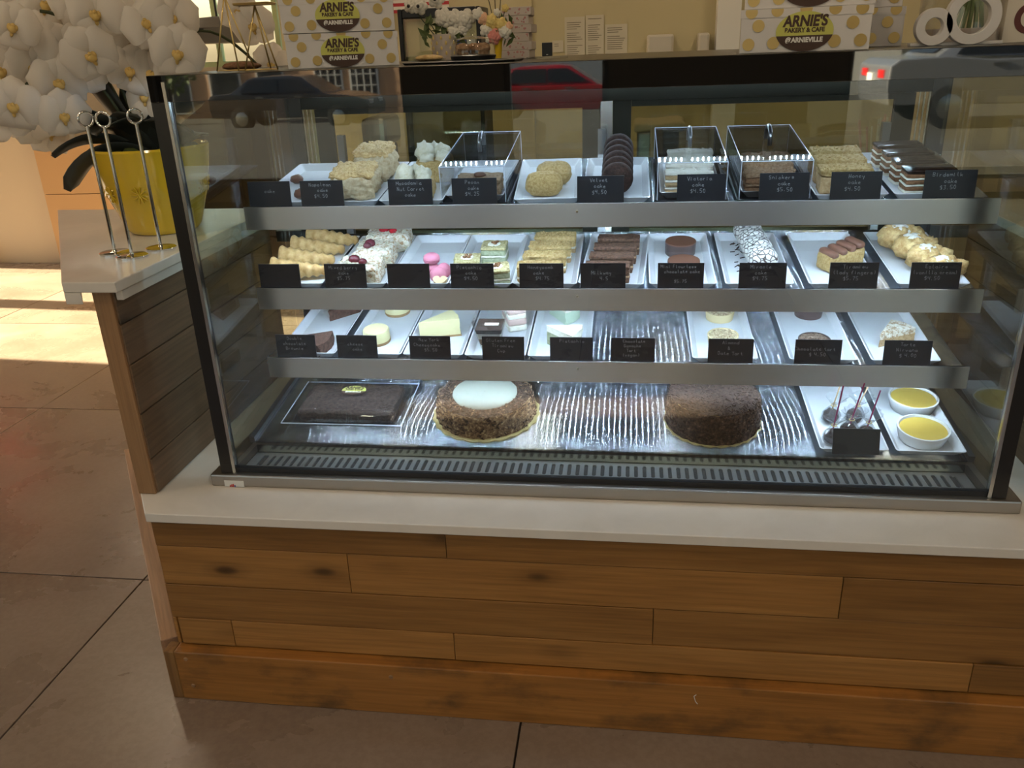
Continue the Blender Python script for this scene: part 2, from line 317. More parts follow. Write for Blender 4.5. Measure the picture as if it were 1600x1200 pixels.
# ------------------------------------------------------------------ lettering
FONT = {'a': '35 15 04 03 12 22 33|35 33 42', 'b': '08 02|04 15 25 34 33 22 12 03', 'c': '34 25 15 04 03 12 22 33', 'd': '38 32|34 25 15 04 03 12 22 33', 'e': '04 34 25 15 04 03 12 32',
 'f': '38 28 17 12|05 25', 'g': '35 15 04 03 12 32|35 31 20 00', 'h': '08 02|04 15 25 34 32', 'i': '15 12|16 17', 'k': '08 02|35 03|14 32', 'l': '18 13 22', 'm': '05 02|04 15 24 22|24 35 44 42',
 'n': '05 02|04 15 25 34 32', 'o': '15 04 03 12 22 33 34 25 15', 'p': '05 00|04 15 25 34 33 22 12 03', 'r': '05 02|04 15 25', 's': '34 25 15 04 33 22 12 03', 't': '17 13 22 32|05 25',
 'u': '05 03 12 22 33|35 32', 'v': '05 12 35', 'w': '05 12 24 32 45', 'x': '05 32|35 02', 'y': '05 13 23|35 20 10', 'A': '02 28 42|14 34', 'B': '02 08 28 37 36 25 05|25 34 33 22 02',
 'C': '37 28 18 07 03 12 22 33', 'D': '02 08 28 36 34 22 02', 'E': '38 08 02 32|05 25', 'F': '38 08 02|05 25', 'G': '37 28 18 07 03 12 22 33 35 25', 'H': '08 02|38 32|05 35', 'L': '08 02 32',
 'M': '02 08 24 48 42', 'N': '02 08 32 38', 'P': '02 08 28 37 36 25 05', 'S': '37 28 18 07 06 15 25 34 33 22 12 03', 'T': '08 48|28 22', 'V': '08 22 48', 'Y': '08 25 48|25 22',
 '0': '17 06 04 12 22 34 36 28 18 06', '1': '17 28 22', '3': '08 38 25 34 33 22 02', '4': '08 05 35|38 32', '5': '38 08 05 25 34 33 22 02', '7': '08 38 12', '2': '07 18 28 37 36 02 32',
 '$': '37 17 06 05 25 34 33 22 02|28 21', '.': '12 13', '(': '28 16 14 22', ')': '18 26 24 12', '&': '32 07 18 26 04 03 12 34'}
def chalk_text(lines, W, y, ztop, size, parent, seed=0, mat='chalk', name='chalk_lettering'):
    rd = random.Random(seed); mb = MB(); u = size / 8; th = .00038
    for li, ln in enumerate(lines):
        wd = sum((5.2 if ch != ' ' else 3.5) for ch in ln) * u
        x = -wd / 2 + rd.uniform(-.006, .004); z = ztop - (li + 1) * size * 1.25
        if wd > W: sc = W / wd; x = -W / 2
        else: sc = 1
        for ch in ln:
            if ch == ' ': x += 3.5 * u * sc; continue
            jy = rd.uniform(-.5, .5) * u
            for st in FONT.get(ch, '').split('|'):
                pt = [(x + (int(q[0]) + rd.uniform(-.15, .15)) * u * sc, z + (int(q[1]) - 2 + rd.uniform(-.15, .15)) * u + jy) for q in st.split()]
                for (ax, az), (bx, bz) in zip(pt, pt[1:]):
                    dx, dz = bx - ax, bz - az; l = math.hypot(dx, dz)
                    if l < 1e-6: continue
                    nx, nz = -dz / l * th, dx / l * th; ex, ez = dx / l * th * .6, dz / l * th * .6
                    mb.add([(ax - nx - ex, y, az - nz - ez), (bx - nx + ex, y, bz - nz + ez), (bx + nx + ex, y, bz + nz + ez), (ax + nx - ex, y, az + nz - ez)], [(0, 1, 2, 3)])
            x += 5.2 * u * sc
    return mb.build(name, mat, parent)
def bold_mesh(txt, size, off=.0, shear=0.0, sx=1.0):
    cu = bpy.data.curves.new('t', 'FONT'); cu.body = txt; cu.size = size; cu.align_x = 'CENTER'; cu.offset = off; cu.shear = shear; cu.extrude = .0002
    o = bpy.data.objects.new('t', cu); COL.objects.link(o); dg = bpy.context.evaluated_depsgraph_get()
    m = bpy.data.meshes.new_from_object(o.evaluated_get(dg)); bpy.data.objects.remove(o); bpy.data.curves.remove(cu)
    for v in m.vertices: v.co = (v.co.x * sx, -v.co.z, v.co.y)
    return m

# ================================================================== SETTING
ZC = 3.2
fl = struct(B(-6, 5, -4.5, 6.5, -.06, -.008).build('floor', 'joint_dark'))
slab_m = None
gx = [-.36 + 1.2575 * k for k in range(-5, 6)]; gy = [.477 + 1.263 * k for k in range(-5, 6)]
for x in gx:
    for y in gy:
        x1, y1 = x + 1.2575, y + 1.263
        a, b_ = max(x, -6), min(x1, 5); c_, e_ = max(y, -4.5), min(y1, 6.5)
        if b_ - a < .05 or e_ - c_ < .05: continue
        full = abs((b_ - a) - 1.2575) < 1e-6 and abs((e_ - c_) - 1.263) < 1e-6
        if full and slab_m:
            o = bpy.data.objects.new('floor_slab', slab_m); COL.objects.link(o); o.parent = fl; o.location = ((a + b_) / 2, (c_ + e_) / 2, 0)
        else:
            o = MB().box((0, 0, -.02), (b_ - a - .005, e_ - c_ - .005, .04)).build('floor_slab', 'concrete', fl, bev=.0012, loc=((a + b_) / 2, (c_ + e_) / 2, 0))
            if full:
                slab_m = o.data
        if not o.modifiers:
            md = o.modifiers.new('bevel', 'BEVEL'); md.width = .0012; md.segments = 2
struct(B(-6.15, 5.15, -4.65, 6.65, ZC, ZC + .12).build('ceiling', 'ceiling_paint'))
def wall(name, axis, pos, th, a0, a1, holes, mat, z1=ZC):
    # wall in plane axis=pos (thickness th), spanning a0..a1, with rectangular openings (u0,u1,z0,z1)
    mb = MB(); us = sorted({a0, a1, *[h[0] for h in holes], *[h[1] for h in holes]})
    def add(u0, u1, za, zb):
        if zb - za < 1e-4: return
        if axis == 'y': mb.bb(u0, u1, pos, pos + th, za, zb)
        else: mb.bb(pos, pos + th, u0, u1, za, zb)
    for u0, u1 in zip(us, us[1:]):
        hs = sorted([h for h in holes if h[0] <= u0 + 1e-6 and h[1] >= u1 - 1e-6], key=lambda h: h[2]); z = 0
        for h in hs: add(u0, u1, z, h[2]); z = h[3]
        add(u0, u1, z, z1)
    return struct(mb.build(name, mat))
wno = [0]
def window(axis, pos, u0, u1, z0, z1, mull=(), bars=(), mat='white_trim', th=.06):
    wno[0] += 1; mb = MB(); f = .045
    def add(a, b_, c_, e_):
        if axis == 'y': mb.bb(a, b_, pos - th / 2, pos + th / 2, c_, e_)
        else: mb.bb(pos - th / 2, pos + th / 2, a, b_, c_, e_)
    add(u0, u1, z0, z0 + f); add(u0, u1, z1 - f, z1); add(u0, u0 + f, z0 + f, z1 - f); add(u1 - f, u1, z0 + f, z1 - f)
    for q in mull: add(q - f / 2, q + f / 2, z0 + f, z1 - f)
    for q in bars: add(u0 + f, u1 - f, q - f / 2, q + f / 2)
    o = struct(mb.build('window_%d' % wno[0], mat))
    g = MB()
    if axis == 'y': g.bb(u0 + f, u1 - f, pos - .003, pos + .003, z0 + f, z1 - f)
    else: g.bb(pos - .003, pos + .003, u0 + f, u1 - f, z0 + f, z1 - f)
    g.build('pane', 'pane_clear', o); return o
wall('wall_front', 'y', -4.65, .15, -6, 5, [(-5.4, -3.0, .55, 2.7), (-2.5, -.52, .55, 2.7), (.22, .98, .55, 2.7), (2.62, 4.7, .55, 2.7)], 'dark_pier')
for u0, u1 in ((-5.4, -3.0), (-2.5, -.52), (.22, .98), (2.62, 4.7)): window('y', -4.58, u0, u1, .55, 2.7, (), (), 'black_frame')
wall('wall_left', 'x', -6.15, .15, -4.5, 6.5, [(-1.12, -.90, 2.38, 2.95), (2.62, 3.60, .35, 2.9), (3.70, 4.6, .35, 2.9)], 'cream_wall')
window('x', -6.08, 2.62, 3.60, .35, 2.9); window('x', -6.08, 3.70, 4.6, .35, 2.9)
wall('wall_right', 'x', 5.0, .15, -4.5, 3.4, [], 'cream_wall')
wall('wall_back', 'y', 3.4, .15, -.85, 5, [], 'yellow_wall')
wall('wall_return', 'x', -.85, .15, 3.55, 6.5, [], 'cream_wall')
wall('wall_far', 'y', 6.5, .15, -6, -.85, [(-3.3, -1.5, 1.42, 2.7)], 'cream_wall')
window('y', 6.57, -3.3, -1.5, 1.42, 2.7, (-2.75, -2.15), (), 'green_trim')
struct(B(1.58, 1.70, 3.30, 3.399, 0, ZC - .001).build('trim_1', 'white_trim'))
struct(B(.585, .60, 3.37, 3.399, 0, ZC - .001).build('trim_2', 'yellow_wall'))
struct(B(-.8, 4.99, 3.38, 3.399, 0, .1).build('baseboard_back', 'white_trim'))

# ceiling lamps: one read off the floor glare, the others unseen, added for fill
def room_or_fill_light(x, y, lab, r=.16):
    t_ = thing('ceiling_and_fill_lamp', lab, 'lamp', (x, y, ZC), 0, 'ceiling lamps of the cafe')
    MB().lathe([(r + .03, -.002), (r + .03, -.03), (r, -.03), (r, -.02)], 24).build('lamp_trim', 'lamp_trim', t_, True)
    MB().lathe([(r * .98, -.024), (r * .98, -.028)], 24).build('diffuser', 'lamp_and_fill_glow', t_)
for x, y, n_ in ((-2.25, 2.95, 'over the floor left of the orchid'), (-1.6, -.8, 'added as fill, left in front of the counter'), (.6, -1.2, 'added as fill in front of the display case, left'), (2.6, -1.2, 'added as fill in front of the display case, right'), (.3, 2.3, 'added as fill over the work table, left'), (2.2, 2.3, 'added as fill over the work table, right'), (-4.2, .6, 'added as fill, far left of the room'), (-3.6, 5.2, 'added as fill over the tan cabinet'), (-.6, -3.2, 'added as fill near the shop window, left'), (1.5, -3.2, 'added as fill near the shop window, middle'), (3.4, -3.2, 'added as fill near the shop window, right')):
    room_or_fill_light(x, y, 'round warm ceiling lamp ' + n_)

# ================================================================== COUNTER
base = thing('counter_base', 'wooden counter front of mixed orange-brown planks under the white ledge', 'counter', (0, 0, 0))
U = Vector((-.574, .819)); R0, R1 = .02, 2.16
core = [(.03, .048), (2.9, .048), (2.9, .95), (-.615, .95)]
MB().prism(core, 0.005, .515).build('core', 'dark_core', base)
rows = [(.152, .229, [.026, .036, .18, .74, 1.9, 2.9]), (.231, .329, [.026, 1.206, 2.9]), (.331, .439, [.026, .50, 1.605, 2.9]), (.441, .515, [.026, .738, 2.3, 2.9])]
rp = random.Random(4)
for z0, z1, xs in rows:
    for a, b_ in zip(xs, xs[1:]):
        dy = rp.uniform(0, .0035)
        g0 = .004 if a == .036 else .0007
        MB().box((0, 0, 0), (b_ - a - .0007 - g0, .016, z1 - z0)).build('plank', 'plank_wood', base, bev=.001, loc=((a + b_ + g0 - .0007) / 2, .038 + dy, (z0 + z1) / 2))
bo = MB().bb(.028, 2.9, 0, .04, 0, .148).build('front_beam', 'beam_wood', base, bev=.003)
eb = B(0.0, .028, 0, .04, 0, .148).build('beam_end', 'end_grain', base, bev=.003, label='end-grain butt of the side beam at the corner')
ang = math.atan2(.574, .819)
sb = MB().box((0, 0, 0), (.042, 1.26, .148)).build('side_beam', 'side_beam_wood', base, bev=.003)
sb.rotation_euler = (0, 0, ang); cpt = Vector((0.0, .0)) + Vector((.819, .574)) * .020 + U * (.63 + .045); sb.location = (cpt.x, cpt.y, .074)
sb.location.z = .0741
for x, z in ((.058, .128), (.062, .045), (.585, .115)):
    c = MB().lathe([(.0055, 0), (.0055, .002), (.004, .0035)], 14).build('screw_plug', 'post_wood', base, True); c.rotation_euler = (PI / 2, 0, 0); c.location = (x, .0005, z)
led = thing('stone_ledge', 'white stone ledge running along the counter below the display case', 'ledge')
MB().prism([(.03, .012), (2.9, .012), (2.9, .95), (-.62, .95)], .5165, .54).build('slab', 'quartz', led, bev=.002)
stick = MB().tube([(1.303, -.0012, .118), (1.307, -.002, .104), (1.312, -.0012, .096)], .0009, 6)
stick.tube([(1.303, -.0012, .118), (1.308, -.0014, .123)], .0008, 6); tag(stick.build('straw_shred', 'sticker'), 'thin white shred of paper stuck to the orange front beam', 'litter')

wing = thing('wing_wall', 'short brown boarded wall with a pale end post left of the display case', 'wall')
zs = [.541, .633, .751, .873, .97, 1.046]
for z0, z1 in zip(zs, zs[1:]):
    MB().box((0, 0, 0), (.014, .84, z1 - z0 - .0032)).build('board', 'wing_wood', wing, bev=.0012, loc=(.007 + random.uniform(0, .002), .525, (z0 + z1) / 2))
B(-.034, .010, .098, .116, .541, 1.049).build('end_post', 'post_wood', wing, bev=.0015)
MB().prism([(-.030, .117), (-.001, .117), (-.001, .945), (-.61, .945)], .541, 1.046).build('wall_core', 'dark_core', wing)
wt = thing('raised_countertop', 'raised white stone countertop carrying the yellow flowerpot', 'countertop')
MB().prism([(-.085, .078), (.040, .078), (.040, .94), (-.70, .955)], 1.052, 1.076).build('slab', 'quartz', wt, bev=.0025)
mt = MB().prism([(-.085, .078), (-.045, .078), (-.66, .955), (-.70, .955)], 1.026, 1.0515).build('drop_edge', 'quartz', wt, bev=.0015)
B(.018, .034, .105, .94, 1.028, 1.0505).build('under_strip', 'quartz', wt, bev=.002)
wr = thing('wing_wall', 'brown boarded side wall at the right edge beyond the display case', 'wall')
for z0, z1 in zip(zs, zs[1:]):
    MB().box((0, 0, 0), (.014, .84, z1 - z0 - .0012)).build('board', 'wing_wood', wr, bev=.0012, loc=(2.093, .525, (z0 + z1) / 2))
B(2.101, 2.15, .1, .945, .541, 1.049).build('wall_core', 'wing_wood', wr)
tag(B(2.06, 2.5, .078, .94, 1.052, 1.076).build('raised_countertop', 'quartz', bev=.0025), 'white stone countertop on the right wall past the case, barely in view', 'countertop')

# ================================================================== DISPLAY CASE
case = thing('display_case', 'refrigerated glass display case with black header and three lit steel shelves', 'display case', (1.055, .166, .5405))
def cb(name, mat, x0, x1, y0, y1, z0, z1, par=case, bev=0.0, **k):
    o = B(x0 - 1.055, x1 - 1.055, y0 - .166, y1 - .166, z0 - .5405, z1 - .5405).build(name, mat, par, bev=bev, **k); return o
XL, XR = .155, 1.955
sill = cb('sill', 'steel_sill', .130, 1.985, .148, .90, .541, .572, bev=.004)
st = cb('energy_sticker', 'sticker', .165, .215, .1472, .1479, .541, .558, sill)
mk = MB()
for i, (x, h) in enumerate(((.178, .004), (.182, .0065), (.186, .008), (.190, .005))): mk.bb(x - 1.055, x + .003 - 1.055, .1464 - .166, .147 - .166, .541 - .5405, .541 + h - .5405, 0 if i < 3 else 1)
mk.build('sticker_mark', ['ink_red', 'ink_blue'], st)
cb('gasket', 'gasket', XL + .03, XR - .03, .1665, .180, .5722, .584)
for s, n_ in ((0, 'left'), (1, 'right')):
    a, b_ = (XL, XL + .030) if s == 0 else (XR - .030, XR)
    cb('corner_post', 'black_frame', a, b_, .160, .192, .5722, 1.4345, bev=.001)
    a, b_ = (XL + .0302, XL + .0385) if s == 0 else (XR - .0385, XR - .0302)
    cb('glass_channel', 'chrome_trim', a, b_, .1585, .1695, .5722, 1.4745, bev=.001)
    a, b_ = (XL + .004, XL + .010) if s == 0 else (XR - .010, XR - .004)
    cb('side_glass', 'pane_side', a, b_, .193, .862, .5725, 1.434)
    a, b_ = (XL, XL + .045) if s == 0 else (XR - .045, XR)
    cb('rear_post', 'black_frame', a, b_, .863, .90, .5725, 1.434)
    for q in (.050, .062, .074):
        x = XL + q if s == 0 else XR - q
        cb('rear_channel', 'chrome_trim', x - .002, x + .002, .868, .896, .62, 1.37)
cb('front_glass', 'pane', XL + .0385, XR - .0385, .170, .176, .584, 1.4345)
hdr = cb('header', 'black_glass', XL, XR, .160, .1675, 1.4348, 1.4865, bev=.0008)
cb('roof', 'black_frame', XL, XR, .168, .90, 1.468, 1.4868, bev=.001)
cb('roof_lining', 'olive_dark', XL + .012, XR - .012, .20, .862, 1.455, 1.4675)
cb('rear_beam', 'olive_dark', XL + .046, XR - .046, .863, .899, 1.368, 1.4675)
cb('rear_floor_rail', 'steel_dark', XL + .046, XR - .046, .863, .899, .573, .66)
def door(x0, x1, y, lab):
    d_ = cb('rear_door', 'pane_rear', x0 + .05, x1 - .05, y + .006, y + .011, .69, 1.352, label=lab)
    for a, b_, c_, e_ in ((x0, x0 + .05, .661, 1.367), (x1 - .05, x1, .661, 1.367), (x0 + .0502, x1 - .0502, .661, .69), (x0 + .0502, x1 - .0502, 1.352, 1.367)):
        cb('door_frame', 'olive_dark', a, b_, y, y + .016, c_, e_, d_)
    return d_
door(.24, 1.055, .864, 'left sliding rear door'); door(1.088, 1.87, .864, 'right sliding rear door')
cb('mullion', 'chrome_trim', 1.0555, 1.0875, .863, .882, .661, 1.367)
# front air grille with punched slots
g = MB(); gx0, gx1, gy0, gy1 = .205, 1.905, .184, .262; N = 84; pit = (gx1 - gx0 - .05) / N
g.bb(gx0, gx1, gy0, gy0 + .010, .5745, .5775); g.bb(gx0, gx1, gy1 - .014, gy1, .5745, .5775)
g.bb(gx0, gx0 + .025, gy0 + .010, gy1 - .014, .5745, .5775); g.bb(gx1 - .025, gx1, gy0 + .010, gy1 - .014, .5745, .5775)
for i in range(N + 1):
    x = gx0 + .025 + i * pit
    if i > 0 and i < N: g.bb(x - pit * .27, x + pit * .27, gy0 + .010, gy1 - .014, .5745, .5775)
    if i < N:
        for yy, dy in ((gy0 + .010, 1), (gy1 - .014, -1)):   # rounded slot ends
            xc = x + pit / 2
            for sgn in (-1, 1): g.prism([(xc + sgn * pit * .25, yy), (xc + sgn * pit * .10, yy), (xc + sgn * pit * .25, yy + dy * .004)], .5746, .5774)
g.v = [(x - 1.055, y - .166, z - .5405) for x, y, z in g.v]
gr = g.build('air_grille', 'grille_steel', case); cb('grille_pit', 'pit', .195, 1.915, .181, .264, .5722, .5738)
cb('grille_side', 'steel_dark', .185, .204, .181, .30, .5722, .578); cb('grille_side', 'steel_dark', 1.906, 1.925, .181, .30, .5722, .578)
cb('deck_riser', 'riser_steel', .205, 1.905, .2645, .268, .5722, .596); cb('riser_lip', 'pane', .205, 1.905, .2625, .2640, .578, .612)
TILT = math.radians(8)
ZF = {1: 1.185, 2: .987, 3: .805, 0: .617}; YF = {1: .35, 2: .35, 3: .35, 0: .262}
def SM(i): return Matrix.Translation((0, YF[i], ZF[i] - .013)) @ Matrix.Rotation(TILT, 4, 'X')
def put(o, i, x, v, h=0, yaw=0, extra=None):
    m = SM(i) @ Matrix.Translation((x, v, h)) @ Matrix.Rotation(yaw, 4, 'Z')
    if extra is not None: m = m @ extra
    o.matrix_basis = m; return o
inv = Matrix.Translation((-1.055, -.166, -.5405))
def shelfpart(name, mat, i, x0, x1, v0, v1, h0, h1, par, bev=0):
    o = B(x0, x1, v0, v1, h0, h1).build(name, mat, par, bev=bev)
    if par is case: o.matrix_basis = inv @ SM(i)
    return o
dk = shelfpart('deck', 'steel_deck', 0, .20, 1.91, .008, .585, -.004, 0, case)
shelfpart('deck_edge', 'steel_dark', 0, .186, .1995, .008, .585, -.004, .012, case); shelfpart('deck_edge', 'steel_dark', 0, 1.9105, 1.924, .008, .585, -.004, .012, case)
LEDN = 108
for i, lb in ((1, 'top'), (2, 'middle'), (3, 'lower')):
    s_ = shelfpart('shelf', 'steel_deck', i, .236, 1.904, .004, .415, -.003, 0, case); s_['label'] = lb + ' steel shelf'
    z = ZF[i]; D = (lambda o: setattr(o, 'matrix_basis', s_.matrix_basis.inverted() @ o.matrix_basis))
    lip = cb('shelf_lip', 'steel_lip', .230, 1.910, .3465, .3525, z - .054, z, s_, bev=.0008); D(lip)
    for x in (.230, 1.907):
        D(cb('end_bracket', 'black_frame', x, x + .003, .353, .46, z - .050, z - .017, s_))
    for x in (1.02,):
        sc = MB().lathe([(.003, 0), (.003, .001), (.002, .0016)], 12).build('screw', 'chrome', s_, True)
        sc.matrix_basis = s_.matrix_basis.inverted() @ Matrix.Translation((x - 1.055, .3463 - .166, z - .018 - .5405)) @ Matrix.Rotation(PI / 2, 4, 'X')
    D(cb('led_bar', 'led_bar', .25, 1.89, .3528, .3570, z - .046, z - .030, s_))
    lm = MB()
    for k in range(LEDN):
        x = .27 + k * (1.60 / (LEDN - 1)); lm.add([Vector((x - 1.055 + a, .3600 - .166 + b_ * .6, z - .043 - .5405 + b_ * .8)) for a, b_ in ((-.0015, -.0025), (.0015, -.0025), (.0015, .0025), (-.0015, .0025))], [(0, 1, 2, 3)])
    D(lm.build('led_row', 'led', s_, kind='stuff'))
lm = MB(); cb('led_bar', 'led_bar', .25, 1.86, .182, .190, 1.440, 1.4545)
for k in range(LEDN):
    x = .27 + k * (1.56 / (LEDN - 1)); lm.add([Vector((x - 1.055 + a, .1935 - .166 + b_ * .6, 1.446 - .5405 + b_ * .8)) for a, b_ in ((-.0015, -.0025), (.0015, -.0025), (.0015, .0025), (-.0015, .0025))], [(0, 1, 2, 3)])
lm.build('led_row', 'led', case, kind='stuff'); lm = MB(); cb('led_bar', 'led_bar', .25, 1.86, .806, .814, 1.445, 1.4545)
for k in range(LEDN):
    x = .27 + k * (1.56 / (LEDN - 1)); lm.add([Vector((x - 1.055 + a, .8035 - .166 + b_ * .6, 1.446 - .5405 - b_ * .8)) for a, b_ in ((-.0015, -.0025), (.0015, -.0025), (.0015, .0025), (-.0015, .0025))], [(0, 1, 2, 3)])
lm.build('led_row', 'led', case, kind='stuff')
for x in (.32, 1.05, 1.78): cb('shelf_upright', 'steel_dark', x, x + .02, .80, .82, .66, 1.30)

# ================================================================== TRAYS
tm = MB().rr([(.061, .150, .006, .0004), (.0765, .166, .007, .020), (.0735, .163, .006, .0202), (.060, .149, .005, .0042)], 3).mesh('tray'); tm.materials.append(MATS['melamine'])
def tray(i, x, lab, yaw=0, v=.178, sx=1.0):
    o = link('serving_tray', tm, None, True); put(o, i, x, v, .0003, yaw, Matrix.Diagonal((sx, 1, 1, 1)))
    return tag(o, 'white rectangular tray ' + lab, 'tray', 'white serving trays in the display case')
for i, lst in {1: [(.325, 'with the dark chocolate bits, leftmost on the top shelf', 0), (.478, 'under the crumbly napoleon cake', 0), (.634, 'under the creamy macadamia cake', 0), (.944, 'under the two honey-crumb balls', .05), (1.106, 'under the dark chocolate roll slices', 0), (1.612, 'under the yellow honey cake', 0), (1.776, 'under the chocolate-glazed layer cakes', 0)],
    2: [(.320, 'under the sugar-dusted cream horns', 0), (.480, 'under the mixed berry almond cakes', 0), (.634, 'under the pink macarons', 0), (.789, 'under the pistachio cakes', 0), (.942, 'under the yellow honeycomb slices', 0), (1.106, 'under the brown chocolate-topped slices', -.06), (1.262, 'under the two round flourless cakes', 0), (1.434, 'under the white striped rolls', 0), (1.618, 'under the brown ladyfinger wedge', .0), (1.808, 'under the row of eclair puffs', 0)],
    3: [(.330, 'under the dark brownie wedges', 0), (.502, 'under the two round cheesecakes', 0), (.658, 'under the pale cheesecake wedge', 0), (.815, 'under the clear tiramisu cup', 0), (.972, 'under the white pistachio slices', 0), (1.368, 'under the almond tarts', 0), (1.592, 'under the dark chocolate tarts', 0), (1.775, 'under the sugar-topped tart wedge', 0)],
    0: [(1.662, 'under the wrapped cake pops', 0), (1.830, 'under the two custard ramekins', 0)]}.items():
    for x, lb, yw in lst: tray(i, x, lb, yw)

# ================================================================== SIGNS
sgm = MB().rr([(.052, .0014, .0004, 0), (.052, .0014, .0004, .0605)], 1).mesh('sign'); sgm.materials.append(MATS['slate_sign'])
def sign(i, x, lines, lab, yaw=0, y=.3565, z=None, lean=-.06, s=1.0):
    t_ = thing('price_sign', lab, 'sign', (x, y, (ZF[i] - .003 if z is None else z)), yaw, 'small black chalk signs')
    t_.rotation_euler = (lean, 0, yaw); t_.scale = (s, 1, s)
    link('board', sgm, t_)
    if lines: chalk_text(lines, .094, -.0019, .061, .0092 if len(lines) > 3 else .0105, t_, int(x * 1000) + i)
    return t_
for i, lst in {1: [(.295, ['', 'cake'], 'leftmost black chalk sign on the top shelf, faintly lettered cake'), (.424, ['Napolean', 'cake', '$4.50'], 'black chalk sign reading Napolean cake'), (.636, ['Macadamia', 'Nut Carrot', 'cake'], 'black chalk sign reading Macadamia Nut Carrot cake'), (.786, ['Pecan', 'cake', '$4.25'], 'black chalk sign reading Pecan cake'), (1.072, ['Velvet', 'cake', '$4.50'], 'black chalk sign reading Velvet cake before the chocolate rolls'), (1.292, ['Victoria', 'cake', '$4.50'], 'black chalk sign before the cream-topped slices under the middle cover'), (1.468, ['Snickers', 'cake', '$5.50'], 'black chalk sign reading Snickers cake'), (1.617, ['Honey', 'cake', '$4.50'], 'black chalk sign reading Honey cake'), (1.807, ['Birdsmilk', 'cake', '$3.50'], 'black chalk sign reading Birdsmilk cake')],
    2: [(.291, [], 'blank black sign before the cream horns'), (.458, ['Mixed berry', 'cake', '$5.75'], 'black chalk sign reading Mixed berry cake'), (.615, [], 'blank black sign before the pink macarons'), (.770, ['Pistachio', 'cake', '$4.50'], 'black chalk sign reading Pistachio cake on the middle shelf'), (.935, ['Honeycomb', 'cake', '$4.75'], 'black chalk sign reading Honeycomb cake'), (1.079, ['', 'Milkway', '4.5'], 'black chalk sign before the brown chocolate-topped slices'), (1.256, ['Mini Flourless', 'chocolate cake', '', '$5.75'], 'black chalk sign reading Mini Flourless chocolate cake'), (1.438, ['Miracle', 'cake', '$4.75'], 'black chalk sign reading Miracle cake'), (1.635, ['Tiramisu', '(lady fingers)', '$5.75'], 'black chalk sign before the brown ladyfinger wedge'), (1.807, ['Eclairs', '(vanilla cream)', '$4.50'], 'black chalk sign reading Eclairs')],
    3: [(.307, ['Double', 'chocolate', 'Brownie'], 'black chalk sign reading Double chocolate Brownie'), (.467, ['', 'cheese', 'cake'], 'chalk sign before the round cheesecakes'), (.654, ['New York', 'Cheesecake', '$5.50'], 'black chalk sign reading New York Cheesecake'), (.837, ['Gluten Free', 'Tiramisu', 'Cup'], 'black chalk sign reading Gluten Free Tiramisu Cup'), (1.004, ['Pistachio', '', ''], 'chalk sign reading Pistachio on the lower shelf'), (1.151, ['Chocolate', 'Ganache', 'Tart', '(vegan)'], 'black chalk sign reading Chocolate Ganache Tart on the bare steel shelf'), (1.379, ['Almond', '&', 'Date Tart'], 'black chalk sign reading Almond and Date Tart'), (1.577, ['', 'Chocolate tart', '$ 4.50'], 'black chalk sign before the dark chocolate tarts'), (1.774, ['Tarte', 'Nirvana', '$ 4.00'], 'black chalk sign before the sugar-topped tart wedge')]}.items():
    for x, ln, lb in lst: sign(i, x, ln, lb)
sign(0, 1.664, [], 'blank dark sign leaning before the wrapped cake pops', 0, .268, .615, -.25)

# ================================================================== PASTRIES
def cake(i, x, v, yaw, name, lab, cat, group=None, h=.0048):
    t_ = thing(name, lab, cat, group=group); put(t_, i, x, v, h, yaw); return t_
def one(mb, mat, i, x, v, yaw, name, lab, cat, group=None, h=.0048, smooth='all'):
    o = mb.build(name, mat, None, smooth); put(o, i, x, v, h, yaw); return tag(o, lab, cat, group)
# --- top shelf
for k, (x, v, r) in enumerate(((.285, .215, .014), (.345, .085, .016))):
    one(MB().ball((0, 0, r * .8), r, 12, 8, 0, .25, (1.2, 1, .8), k + 1), 'choc_smooth', 1, x, v, 0, 'chocolate_truffle', '%s small brown chocolate lump on the leftmost top tray' % nth(1 - k, 2), 'chocolate')
def crumbs(mb, n, w_, d_, z, r0, seed, cx=0, cy=0):
    rd = random.Random(seed)
    for _ in range(n):
        x, y = rd.uniform(-w_, w_) / 2 + cx, rd.uniform(-d_, d_) / 2 + cy; r = r0 * rd.uniform(.6, 1.3)
        mb.ball((x, y, z + r * .3), r, 5, 3, 0, .4, (1, 1, .8), rd.random() * 9)
for k, (x, v, w_, d_, hh, yw) in enumerate(((.476, .115, .108, .115, .058, .06), (.488, .262, .096, .11, .070, .02))):
    t_ = cake(1, x, v, yw, 'napoleon_cake', '%s block of crumb-covered napoleon cake on the top shelf' % nth(k, 2), 'cake', 'napoleon cakes')
    MB().block((0, 0, hh / 2), (w_, d_, hh), .020, .009, 45, 12, k + 2, 0, None, 170).build('pastry_layers', 'napoleon_side', t_, 'all')
    c_ = MB(); c_.block((0, 0, hh), (w_ * .92, d_ * .92, .018), .008, .008, 60, 12, k + 5, 0, None, 200); crumbs(c_, 60, w_ * .9, d_ * .9, hh + .007, .0032, k); c_.build('crumb_topping', 'napoleon', t_, 'all')
for k, (x, v, hh) in enumerate(((.628, .095, .038), (.648, .235, .055))):
    t_ = cake(1, x, v, .1, 'carrot_cake', '%s macadamia carrot cake piece with cream peaks' % nth(k, 2), 'cake', 'macadamia carrot cakes')
    MB().block((0, 0, hh / 2), (.09, .085, hh), .008, .003, 80, 7, k + 11).build('sponge', 'honey_crumb', t_, 'all')
    c_ = MB()
    for (a, b_, r, z) in ((-.022, 0, .024, 1.2), (.018, .012, .022, 1.0), (.024, -.022, .018, .9), (-.016, -.025, .018, .8), (0, .028, .02, 1.1)): c_.ball((a, b_, hh + r * .35 * z), r, 14, 10, 0, .45, (1, 1, .95 * z), k * 5 + z, 45)
    c_.build('cream_swirls', 'cream', t_, 'all')
